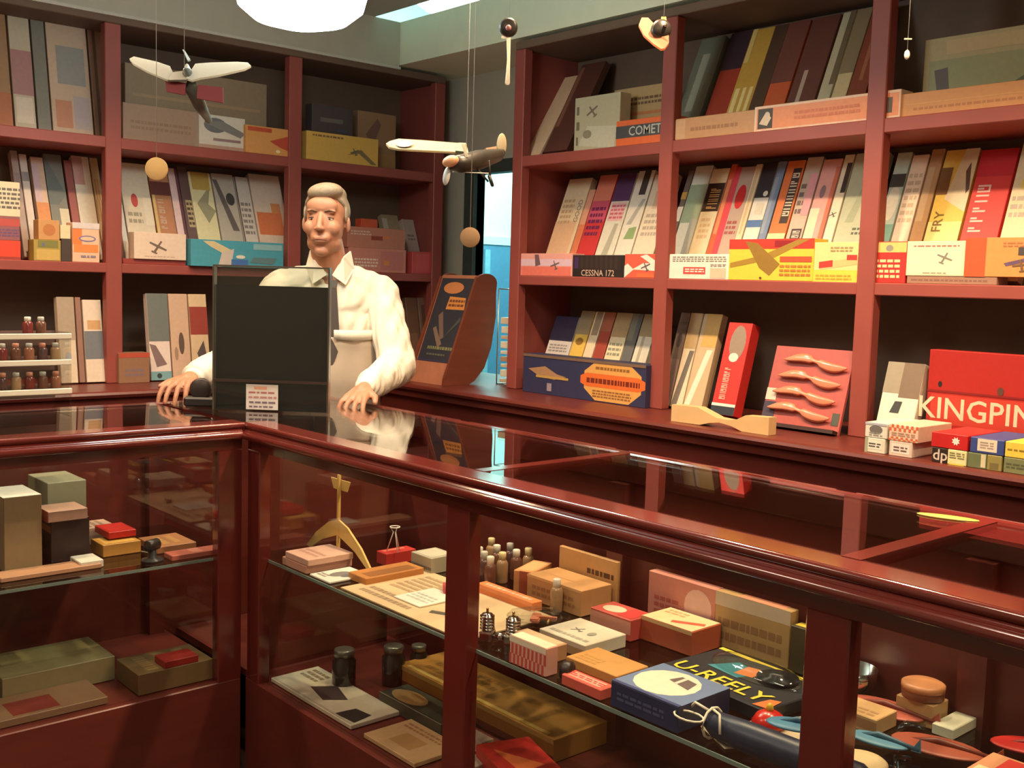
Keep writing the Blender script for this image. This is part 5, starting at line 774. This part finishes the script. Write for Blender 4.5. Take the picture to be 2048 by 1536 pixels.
# white-winged plane over the side counter : seen nose-on, dihedral wings
e = hang('hanging_plane', (1.164, 2.573, 1.938), RZ, 'white gull-winged model plane with a red tailplane hanging by a thread')
def slab(pts, th, m): # pts 3D polygon, thickened along local y/z normal
    pts = [Vector(p) for p in pts]; n = (pts[1]-pts[0]).cross(pts[2]-pts[0]).normalized()*th/2; k = len(pts)
    b = MB(); b.add([p+n for p in pts]+[p-n for p in pts], [list(range(k)), list(range(2*k-1, k-1, -1))]+[(i, (i+1) % k, (i+1) % k+k, i+k) for i in range(k)], m); return b
S = 1/820.
def px(u, v, kd=1.0): return ((u-375)*S, (150-v)*S*kd*1.1, (150-v)*S)
pxf = px
def px(u, v, kd=2.3):
    a = pxf(u, v, kd); return (a[0], a[1], a[2]*1.3-.006)
slab([px(348, 157), px(342, 138), px(325, 124), px(290, 114), px(250, 106), px(230, 102), px(226, 108), px(245, 120), px(290, 138)], .005, wht).build('wing', e)
slab([px(340, 139), px(347, 157), px(384, 155), px(376, 130)], .0045, mat((120, 116, 106), .5, .06, key='grey_fairing')).build('centre_section', e)
slab([px(380, 152), px(372, 116), px(400, 112), px(455, 108), px(478, 109), px(490, 117), px(482, 126), px(440, 142), px(408, 150), px(396, 156)], .005, wht).build('wing', e)
px = pxf
b = MB(); b.tube([px(360, 116, 1.8), px(376, 140, 1.5), px(388, 170, 0), px(391, 200, -1.0), px(392, 222, -1.5)], [.004, .012, .018, .016, .008], mat((96, 98, 92), .4, .06, key='dull_green_paint'), 12); b.build('fuselage', e)
redt = mat((150, 60, 66), .5, .06, key='red_tissue')
b = slab([px(337, 158, .2), px(380, 166, .2), px(380, 190, .2), px(342, 184, .2)], .004, redt); b.build('tailplane', e)
b = slab([px(404, 168, .2), px(455, 172, .2), px(458, 204, .2), px(404, 196, .2)], .004, redt); b.build('tailplane', e)
b = slab([px(343, 80, 1.2), px(348, 82, 1.2), px(371, 108, 1.2), px(366, 110, 1.2)], .004, mat((205, 225, 228), .4, .02, key='pale_blade')); b.build('propeller', e)
b = MB(); b.ell(px(390, 163, -.6), (.007, .007, .007), wht, 2); b.build('spinner_cap', e)
thread_to(e, 0, 0, .0, CEIL-1.938)
# monoplane with long star-marked wing near the opening
e = hang('hanging_plane', (1.92, 2.45, 1.80), RZ, 'cream-winged model plane with a star roundel and float hanging before the opening')
S2 = 3.06/2132.
def pq(u, v, y=0.): return ((u-915)*S2, y, (320-v)*S2)
crm = tissue((206, 190, 158), 'cream_tissue', .4); dkf = mat((52, 46, 40), .4, .08, key='dark_fuselage')
slab([pq(942, 303, .06), pq(935, 280, .12), pq(840, 275, .12), pq(795, 274, .12), pq(778, 280, .11), pq(772, 288, .08), pq(780, 296, .07), pq(800, 300, .06)], .006, crm).build('wing', e)
slab([pq(918, 280, .11), pq(935, 280, .11), pq(932, 302, .055), pq(916, 301, .055)], .0075, mat((110, 118, 98), .5, .06, key='green_band')).build('wing_band', e)
c0 = pq(809, 285)
def on_wing(dx, dz, k): return (c0[0]+dx, .0946+dz*1.6-.014-k, c0[2]+dz)
b = MB(); b.add([on_wing(.026*math.cos(a*math.pi/8), .0125*math.sin(a*math.pi/8), 0) for a in range(16)], [list(range(16))], mat((66, 92, 104), .5, .04, key='roundel_blue'))
b.add([on_wing((.018 if a % 2 == 0 else .007)*math.sin(a*math.pi/5), (.0105 if a % 2 == 0 else .004)*math.cos(a*math.pi/5), .0006) for a in range(10)], [list(range(10))], wht); b.build('roundel', e)
b = MB(); b.tube([pq(910, 332, -.06), pq(930, 332, -.04), pq(965, 318, .02), pq(1000, 300, .12), pq(1010, 290, .16)], [.018, .026, .028, .02, .01], dkf, 14); b.build('fuselage', e)
b = MB(); b.ell(pq(912, 330, -.075), (.024, .02, .016), mat((222, 168, 130), .4, .05, key='tan_cowl'), 3, Matrix.Rotation(-.35, 4, 'Y')); b.build('cowl', e)
b = MB(); b.ell(pq(1008, 276, .16), (.015, .006, .036), crm, 3); b.build('fin', e)
b = slab([pq(975, 290, .08), pq(1000, 276, .18), pq(1003, 285, .18), pq(980, 302, .08)], .005, mat((165, 130, 105), .5, .05, key='tan_tail')); b.build('tailplane', e)
b = MB(); b.ell(pq(904, 358, -.06), (.010, .01, .026), mat((205, 210, 210), .35, .03, key='pale_float'), 3, Matrix.Rotation(.15, 4, 'Y')); b.build('float', e)
b = slab([pq(931, 295, -.05), pq(937, 293, -.05), pq(946, 318, -.05), pq(940, 320, -.05)], .004, wht); b.build('propeller_blade', e)
b = MB(); b.tube([pq(960, 335, 0), pq(985, 362, .01)], .003, dkf, 6); b.tube([pq(985, 320, 0), pq(990, 362, .01)], .003, dkf, 6); b.build('gear_strut', e)
b = MB(); b.lathe([(.014, -.005), (.018, -.003), (.018, .003), (.014, .005)], dkf, c=pq(990, 360, .01), n=16, M=Matrix.Rotation(1.2, 4, 'Y')); b.build('wheel', e)
b = MB(); b.tube([pq(915, 348, -.04), pq(985, 346, -.0)], .0015, wm, 5); b.build('rigging_wire', e)
thread_to(e, pq(940, 0)[0], 0, .0, CEIL-1.80)
# red-nosed plane seen edge on, at the beam
e = hang('hanging_plane', (1.90, 2.20, 2.07), RZ, 'slim white-winged model seen end on below the pale beam')
S3 = 2.84/2132.
def pr(u, v, y=0.): return ((u-1018)*S3, y, (95-v)*S3)
b = MB(); b.tube([pr(1017, 62, 0), pr(1018, 100, .1), pr(1016, 134, .2)], [.006, .004, .007], wht, 8); b.build('wing', e)
b = MB(); b.lathe([(.018, -.012), (.024, -.008), (.024, .008), (.018, .012)], dkf, c=pr(1017, 57, -.02), n=18, M=Matrix.Rotation(math.pi/2, 4, 'X')); b.build('cowl', e)
b = MB(); b.ell(pr(1017, 60, -.035), (.008, .01, .008), mat((205, 140, 140), .4, .03, key='rose_paint'), 2); b.build('spinner', e)
b = MB(); b.box((pr(1003, 0)[0], -.01, pr(0, 76)[2]), (pr(1016, 0)[0], -.006, pr(0, 72)[2]), wht); b.build('tailplane', e)
thread_to(e, 0, 0, .03, CEIL-2.07)
# curved pink prop plane near the shelf post
e = hang('hanging_plane', (2.17, 1.93, 2.115), RZ, 'model plane with a curved peach wing and dark round cowl hanging near the shelf post')
S4 = 2.82/2132.
def ps_(u, v, y=0.): return ((u-1305)*S4, y, (65-v)*S4)
peach = tissue((234, 178, 146), 'peach_tissue')
slab([ps_(1284, 27, .05), ps_(1297, 27, .05), ps_(1308, 45, .02), ps_(1305, 62, .0), ps_(1310, 75, -.02), ps_(1322, 77, -.03), ps_(1332, 74, -.03), ps_(1332, 90, -.04), ps_(1323, 103, -.05), ps_(1316, 104, -.05), ps_(1302, 93, -.04), ps_(1285, 72, -.01), ps_(1277, 45, .03)], .006, peach).build('wing', e)
b = MB(); b.lathe([(.016, -.03), (.026, -.02), (.027, .02), (.02, .03)], dkf, c=ps_(1318, 60, -.0), n=20, M=Matrix.Rotation(math.pi/2, 4, 'X')); b.build('cowl', e)
b = MB(); b.ell(ps_(1324, 54, -.034), (.005, .008, .005), CHROME, 2); b.build('spinner', e)
b = MB(); b.tube([ps_(1318, 60, .03), ps_(1335, 30, .12), ps_(1345, 5, .22)], [.022, .014, .006], dkf, 12); b.build('fuselage', e)
b = slab([ps_(1337, 6, .2), ps_(1350, 6, .2), ps_(1350, -8, .22), ps_(1340, -8, .22)], .004, mat((215, 170, 90), .5, .05, key='ochre_tissue')); b.build('tailplane', e)
thread_to(e, ps_(1330, 0)[0], .06, .0, CEIL-2.115)
# small bright pendant and two pale discs on threads
def hung_disc(loc, r, m, label, name='hanging_disc'):
    e = empty(name, loc, RZ); tag(e, label, 'disc')
    b = MB(); b.lathe([(r*.96, -.003), (r, -.002), (r, .002), (r*.96, .003)], m, n=32, M=Matrix.Rotation(math.pi/2, 4, 'X')); b.build('disc', e)
    b = MB(); b.tube([(0, 0, r), (0, 0, CEIL-loc[2])], .0007, thread, 5); b.build('thread', e)
hung_disc((.919, 2.164, 1.664), .0232, tissue((244, 216, 168), 'thin_pale_wood', .6), 'pale round wooden disc hanging before the back shelves')
hung_disc((1.399, 1.725, 1.542), .0205, tissue((206, 176, 142), 'thin_tan_wood', .5), 'tan round wooden disc hanging before the corner opening')
e = empty('hanging_lure', (2.472, 1.375, 2.045), RZ); tag(e, 'tiny white pendant hanging before the top shelf', 'pendant')
b = MB(); b.ell((0, 0, -.012), (.007, .006, .012), mat((250, 245, 235), .2, 0, key='white_enamel', coat=.5), 2); b.build('drop', e)
b = MB(); b.box((-.009, -.002, .024), (.009, .002, .027), wht); b.build('bar', e); thread_to(e, 0, 0, 0, CEIL-2.045)
b = MB(); b.lathe([(.034, 0), (.035, .0008), (.034, .0016)], mat((222, 196, 96), .5, .05, key='yellow_reflection'), n=24); o = b.build('oval_reflection', None, (1.925, .93, ZC+.0012), (0, 0, .3)); o.scale = (.5, 1.6, 1); tag(o, 'thin yellow oval painted as a reflection on the glass counter top', 'card')  # solid yellow oval stands in for a reflection on the glass
# ================================================================== the man behind the counter
def remeshed(mb, name, voxel, smooth=6):
    me = mb.mesh(name); o = bpy.data.objects.new('tmp_'+name, me); COL.objects.link(o)
    r = o.modifiers.new('r', 'REMESH'); r.mode = 'VOXEL'; r.voxel_size = voxel; r.use_smooth_shade = True
    if smooth: s = o.modifiers.new('s', 'SMOOTH'); s.factor = .5; s.iterations = smooth
    dg = bpy.context.evaluated_depsgraph_get(); dg.update()
    m2 = bpy.data.meshes.new_from_object(o.evaluated_get(dg)); mats = [m for m in me.materials]
    bpy.data.objects.remove(o); m2.name = name
    m2.materials.clear(); m2.materials.append(mats[0])
    m2.polygons.foreach_set('use_smooth', [True]*len(m2.polygons)); m2.polygons.foreach_set('material_index', [0]*len(m2.polygons))
    return m2
def cap(b, p0, r0, p1, r1, m, n=14, flat=1.0):
    """closed tapered capsule"""
    p0, p1 = Vector(p0), Vector(p1); d = (p1-p0); L = d.length; M = d.to_track_quat('Z', 'Y').to_matrix().to_4x4()
    prof = [(r0*math.sin(math.radians(a)), -r0*math.cos(math.radians(a))) for a in (8, 30, 60, 90)]+[(r1*math.sin(math.radians(a)), L+r1*math.cos(math.radians(a))) for a in (90, 60, 30, 8)]
    b.lathe(prof, m, c=p0, n=n, M=M)
skin = mat((182, 126, 98), .5, .06, scale=25, key='skin', sub=.12)
shirt_m = mat((226, 217, 200), .75, .04, scale=18, key='white_cotton', bump=.25)
hair_m = mat((168, 148, 124), .6, .22, scale=40, stretch=(1, 6, 1), key='grey_brown_hair', bump=.5)
trou = mat((58, 52, 50), .8, .06, key='dark_trousers')
MAN = Vector((2.165, 3.475, 0)); MRZ = math.radians(-34)
MI = (Matrix.Translation(MAN) @ Matrix.Rotation(MRZ, 4, 'Z')).inverted()
def loc_(p): return MI @ Vector(p)
# joints, local: x to his left, -y forward
hip = (0, .03, .96); chest = (.0, .0, 1.26); nb = (-.012, -.025, 1.475)
shL, shR = Vector((.172, .0, 1.395)), Vector((-.195, -.01, 1.405))
wrL = loc_((1.985, 2.985, 1.085)); haL = loc_((1.925, 2.945, 1.062))
elL = Vector((.242, -.12, 1.13))
haR = loc_((1.475, 3.33, 1.085)); wrR = loc_((1.56, 3.40, 1.10)); elR = Vector((-.36, -.04, 1.14))
HC = Vector((-.03, -.075, 1.655))          # head centre
HT = Matrix.Rotation(math.radians(-10), 4, 'Z') @ Matrix.Rotation(math.radians(-3), 4, 'X')
def hp(x, y, z): return HC+HT @ Vector((x, y, z))
b = MB()
E_ = lambda c, r, M=None: b.ell(c, r, skin, 3, HT if M is None else M)
# head: cranium, face wedge, jaw, chin, brow, cheeks, nose, lips, ears
E_(hp(0, .022, .035), (.077, .098, .092)); E_(hp(0, -.018, -.02), (.068, .078, .098)); E_(hp(0, -.02, -.075), (.056, .062, .052)); E_(hp(0, -.062, -.112), (.025, .022, .02))
E_(hp(0, -.066, .05), (.058, .028, .036)); E_(hp(0, -.08, .04), (.03, .014, .014))
for s in (-1, 1):
    E_(hp(s*.04, -.062, -.028), (.027, .028, .03)); E_(hp(s*.045, -.018, -.078), (.017, .036, .03)); E_(hp(s*.031, -.069, .003), (.017, .013, .0115)); E_(hp(s*.028, -.076, .028), (.026, .013, .009))
    E_(hp(s*.08, .012, -.008), (.009, .018, .031), HT @ Matrix.Rotation(s*.25, 4, 'Z')); E_(hp(s*.011, -.106, -.036), (.010, .010, .0075))
cap(b, hp(0, -.086, .018), .009, hp(0, -.110, -.033), .012, skin)
E_(hp(0, -.078, -.064), (.038, .018, .026)); E_(hp(0, -.0955, -.067), (.026, .006, .0045)); E_(hp(0, -.0935, -.0795), (.022, .0065, .0055))
cap(b, hp(0, .01, -.07), .06, nb, .066, skin)
# torso and limbs (under the clothes), legs, hands
cap(b, (0, -.005, 1.42), .085, (0, .0, 1.2), .13, skin); cap(b, (0, 0, 1.2), .13, (0, .03, .98), .13, skin)
for sh, el, wr in ((shL, elL, wrL), (shR, elR, wrR)):
    cap(b, (0, 0, 1.4), .07, sh, .058, skin); cap(b, sh, .055, el, .043, skin); cap(b, el, .042, wr, .026, skin)
for s in (-1, 1):
    cap(b, (s*.085, .03, .95), .09, (s*.095, .02, .5), .058, skin); cap(b, (s*.095, .02, .5), .056, (s*.1, .04, .1), .038, skin); cap(b, (s*.1, .04, .06), .04, (s*.105, -.12, .045), .036, skin)
def hand(wr, ha, side, spread, curl, up=Vector((0, 0, 1))):
    d = (ha-wr).normalized(); lat = d.cross(up).normalized()*side; nrm = lat.cross(d).normalized()
    if nrm.z < 0: nrm = -nrm
    k = wr+d*.085                                        # knuckle line
    cap(b, wr, .026, wr+d*.03, .026, skin)
    for i, t in enumerate((-.033, -.011, .011, .033)): cap(b, wr+d*.02+lat*t*.6, .017, k+lat*t, .0125, skin)
    for i, (t, L) in enumerate(((-.034, .07), (-.0115, .08), (.0115, .075), (.034, .058))):
        base = k+lat*t; f1 = base+(d+lat*t*spread).normalized()*L*.45-nrm*.004*curl; f2 = f1+(d+lat*t*spread).normalized()*L*.3-nrm*.014*curl; f3 = f2+d*L*.2-nrm*.016*curl
        cap(b, base, .0105, f1, .0095, skin, 10); cap(b, f1, .0095, f2, .0085, skin, 10); cap(b, f2, .0085, f3, .007, skin, 10)
    t0 = wr+d*.03-lat*.026; t1 = t0+(d*.6-lat*.8).normalized()*.038-nrm*.006; t2 = t1+(d*.9-lat*.35).normalized()*.032-nrm*.006
    cap(b, t0, .0155, t1, .012, skin, 10); cap(b, t1, .012, t2, .009, skin, 10)
hand(wrL, haL, 1, 6, 1.0); hand(wrR, haR, -1, 6, 1.6)
body = remeshed(b, 'body', .004, 4)
man = new('person', body, None, MAN, (0, 0, MRZ)); tag(man, 'grey-haired man in a white shirt standing behind the counter', 'person')
# eyes, brows, mouth line
lid = mat((140, 92, 72), .55, .04, key='eyelid')
for s in (-1, 1):
    b = MB(); b.ell(hp(s*.031, -.0765, .002), (.0135, .0085, .0066), mat((188, 172, 158), .3, .0, key='eye_white'), 2, HT); ey = b.build('eye', man)
    b = MB(); b.ell(hp(s*.031-.0015, -.0832, .002), (.0058, .003, .0058), mat((58, 44, 36), .25, 0, key='iris'), 2, HT); b.build('iris', ey)
    b = MB(); b.tube([hp(s*.0165, -.0815, .0045), hp(s*.031, -.0855, .0092), hp(s*.046, -.078, .005)], [.0022, .0034, .0022], lid, 8); b.build('eyelid', ey)
for s in (-1, 1):
    b = MB(); b.tube([hp(s*.014, -.0895, .0275), hp(s*.03, -.0905, .0325), hp(s*.05, -.08, .0275)], [.003, .0042, .002], mat((112, 82, 62), .8, .1, key='brow_hair'), 8); b.build('eyebrow', man)
b = MB(); b.tube([hp(-.027, -.0925, -.0755), hp(-.012, -.1005, -.073), hp(0, -.1015, -.0725), hp(.012, -.1005, -.073), hp(.027, -.0925, -.0755)], [.001, .0014, .0015, .0014, .001], mat((120, 66, 56), .6, .02, key='lip_line'), 6); b.build('mouth', man)
# hair: combed cap with side parting
b = MB()
n, mth = 40, 18; vs = []; fs = []
for j in range(mth+1):
    for i in range(n):
        th = 2*math.pi*i/n; c, s = math.cos(th), math.sin(th)      # s<0 front
        lim = 1.16 if s < -.45 else (1.45 if s < .0 else 2.0)      # how far down the hair comes
        lim = 1.02+.9*max(0, min(1, (s+.75)/1.1))
        ph = lim*j/mth
        x = .0835*math.sin(ph)*c; y = .022+.106*math.sin(ph)*s; z = .035+.1*math.cos(ph)
        wav = 1+.02*math.sin(9*th+5*ph)*math.sin(ph)
        if s < -.3: y -= .006*math.sin(ph); z += .007*(1-ph/2)
        vs.append(hp(x*wav-.0, y*wav, z))
for j in range(mth):
    for i in range(n): fs.append((j*n+i, j*n+(i+1) % n, (j+1)*n+(i+1) % n, (j+1)*n+i))
nn = len(vs); inner = [HC+(Vector(v)-HC)*.86 for v in vs]
b.add(vs+inner, fs+[tuple(i+nn for i in reversed(f)) for f in fs]+[(mth*n+i, mth*n+(i+1) % n, nn+mth*n+(i+1) % n, nn+mth*n+i) for i in range(n)], hair_m, True)
b.ell(hp(.004, -.04, .104), (.066, .054, .034), hair_m, 3, HT @ Matrix.Rotation(-.12, 4, 'Y')); b.ell(hp(0, .02, .1), (.07, .08, .045), hair_m, 3, HT)
for s in (-1, 1): b.ell(hp(s*.0755, .0, .03), (.007, .024, .036), hair_m, 2, HT)
hr = remeshed(b, 'hair', .005, 3); new('hair', hr, man)
# shirt
b = MB(); m = shirt_m
b.ell((0, 0, 1.36), (.175, .115, .11), m, 3); b.ell((0, .0, 1.24), (.178, .125, .2), m, 3); b.ell((0, .02, 1.04), (.175, .13, .17), m, 3)
for s, sh in ((1, shL), (-1, shR)): cap(b, (s*.05, -.005, 1.445), .06, sh, .07, m)
cap(b, shL, .072, elL, .068, m); cap(b, elL, .07, elL+(wrL-elL)*.86, .048, m); cap(b, elL+(wrL-elL)*.8, .05, elL+(wrL-elL)*.94, .038, m)
cap(b, shR, .072, elR, .066, m); cap(b, elR, .066, elR+(wrR-elR)*.9, .046, m)
cap(b, nb, .066, (0, 0, 1.43), .09, m)
sme = remeshed(b, 'shirt', .006, 5)
N3 = len(sme.vertices)*3; co = [0.]*N3; no = [0.]*N3
sme.vertices.foreach_get('co', co); sme.vertex_normals.foreach_get('vector', no)
for i in range(0, N3, 3):
    x, y, z = co[i:i+3]
    k = .0035*math.sin(60*z+22*x+9*math.sin(31*y))+.002*math.sin(110*x-48*z)
    for j in range(3): co[i+j] += no[i+j]*k
sme.vertices.foreach_set('co', co); sme.update()
new('shirt', sme, man)
# collar wings
b = MB()
for s in (-1, 1):
    P = [(-.014+s*.012, -.104, 1.46), (-.014+s*.052, -.078, 1.53), (-.014+s*.074, -.025, 1.552), (-.014+s*.088, -.04, 1.488), (-.014+s*.058, -.112, 1.428)]
    q = slab(P, .005, shirt_m); b.add(q.v, q.f, shirt_m)
vs = []; fs = []; n = 24
for k in range(n+1):
    a = math.radians(-58+296*k/n); dz = .02*math.sin(a)
    for rr_, zz_ in ((.075, 1.462), (.073, 1.522), (.079, 1.522), (.083, 1.462)): vs.append((-.014+rr_*math.cos(a), -.02+rr_*.98*math.sin(a), zz_+dz))
for k in range(n):
    for q in range(4): fs.append((k*4+q, k*4+(q+1) % 4, k*4+4+(q+1) % 4, k*4+4+q))
b.add(vs, fs+[(0, 1, 2, 3), (n*4+3, n*4+2, n*4+1, n*4)], shirt_m)
b.build('collar', man)
# dark tie, grey-beige panel over the lower shirt front, and pocket
b = MB(); q = slab([(-.018, -.112, 1.442), (.018, -.112, 1.442), (.014, -.118, 1.415), (.03, -.134, 1.2), (0, -.14, 1.12), (-.03, -.134, 1.2), (-.014, -.118, 1.415)], .006, mat((70, 60, 56), .6, .08, key='dark_tie')); b = q; b.build('tie', man)
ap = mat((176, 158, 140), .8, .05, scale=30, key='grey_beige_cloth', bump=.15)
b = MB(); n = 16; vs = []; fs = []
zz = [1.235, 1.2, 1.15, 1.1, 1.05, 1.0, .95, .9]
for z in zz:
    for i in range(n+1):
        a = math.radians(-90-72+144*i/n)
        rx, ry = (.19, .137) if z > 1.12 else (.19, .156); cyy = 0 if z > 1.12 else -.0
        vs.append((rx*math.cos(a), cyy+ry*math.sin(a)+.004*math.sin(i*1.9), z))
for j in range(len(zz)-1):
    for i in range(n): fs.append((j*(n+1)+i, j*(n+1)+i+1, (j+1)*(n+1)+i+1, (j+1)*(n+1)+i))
b.add(vs, fs, ap, True); o = b.build('lower_front_panel', man); sol = o.modifiers.new('thickness', 'SOLIDIFY'); sol.thickness = .004
b = MB()
for sgn in (1,):
    vs = []
    for z in (1.262, 1.228):
        for i in range(7):
            a = math.radians(-90+2+52*i/6); vs.append((.192*math.cos(a), .147*math.sin(a), z-(.004*math.sin(i/6*math.pi) if z < 1.24 else 0)))
    b.add(vs, [(i, i+1, i+8, i+7) for i in range(6)], shirt_m, True)
o = b.build('pocket_flap', man); sol = o.modifiers.new('thickness', 'SOLIDIFY'); sol.thickness = .004
# trousers and shoes
b = MB(); b.ell((0, .03, .95), (.17, .128, .1), trou, 3)
for s in (-1, 1): cap(b, (s*.085, .03, .93), .1, (s*.095, .02, .5), .078, trou); cap(b, (s*.095, .02, .5), .077, (s*.1, .04, .12), .062, trou)
new('trousers', remeshed(b, 'trousers', .009, 4), man)
b = MB()
for s in (-1, 1): cap(b, (s*.1, .04, .055), .05, (s*.105, -.13, .05), .046, mat((30, 24, 22), .25, .05, key='black_leather'))
for i, v in enumerate(b.v): b.v[i] = (v[0], v[1], max(v[2], .001))
b.build('shoes', man)
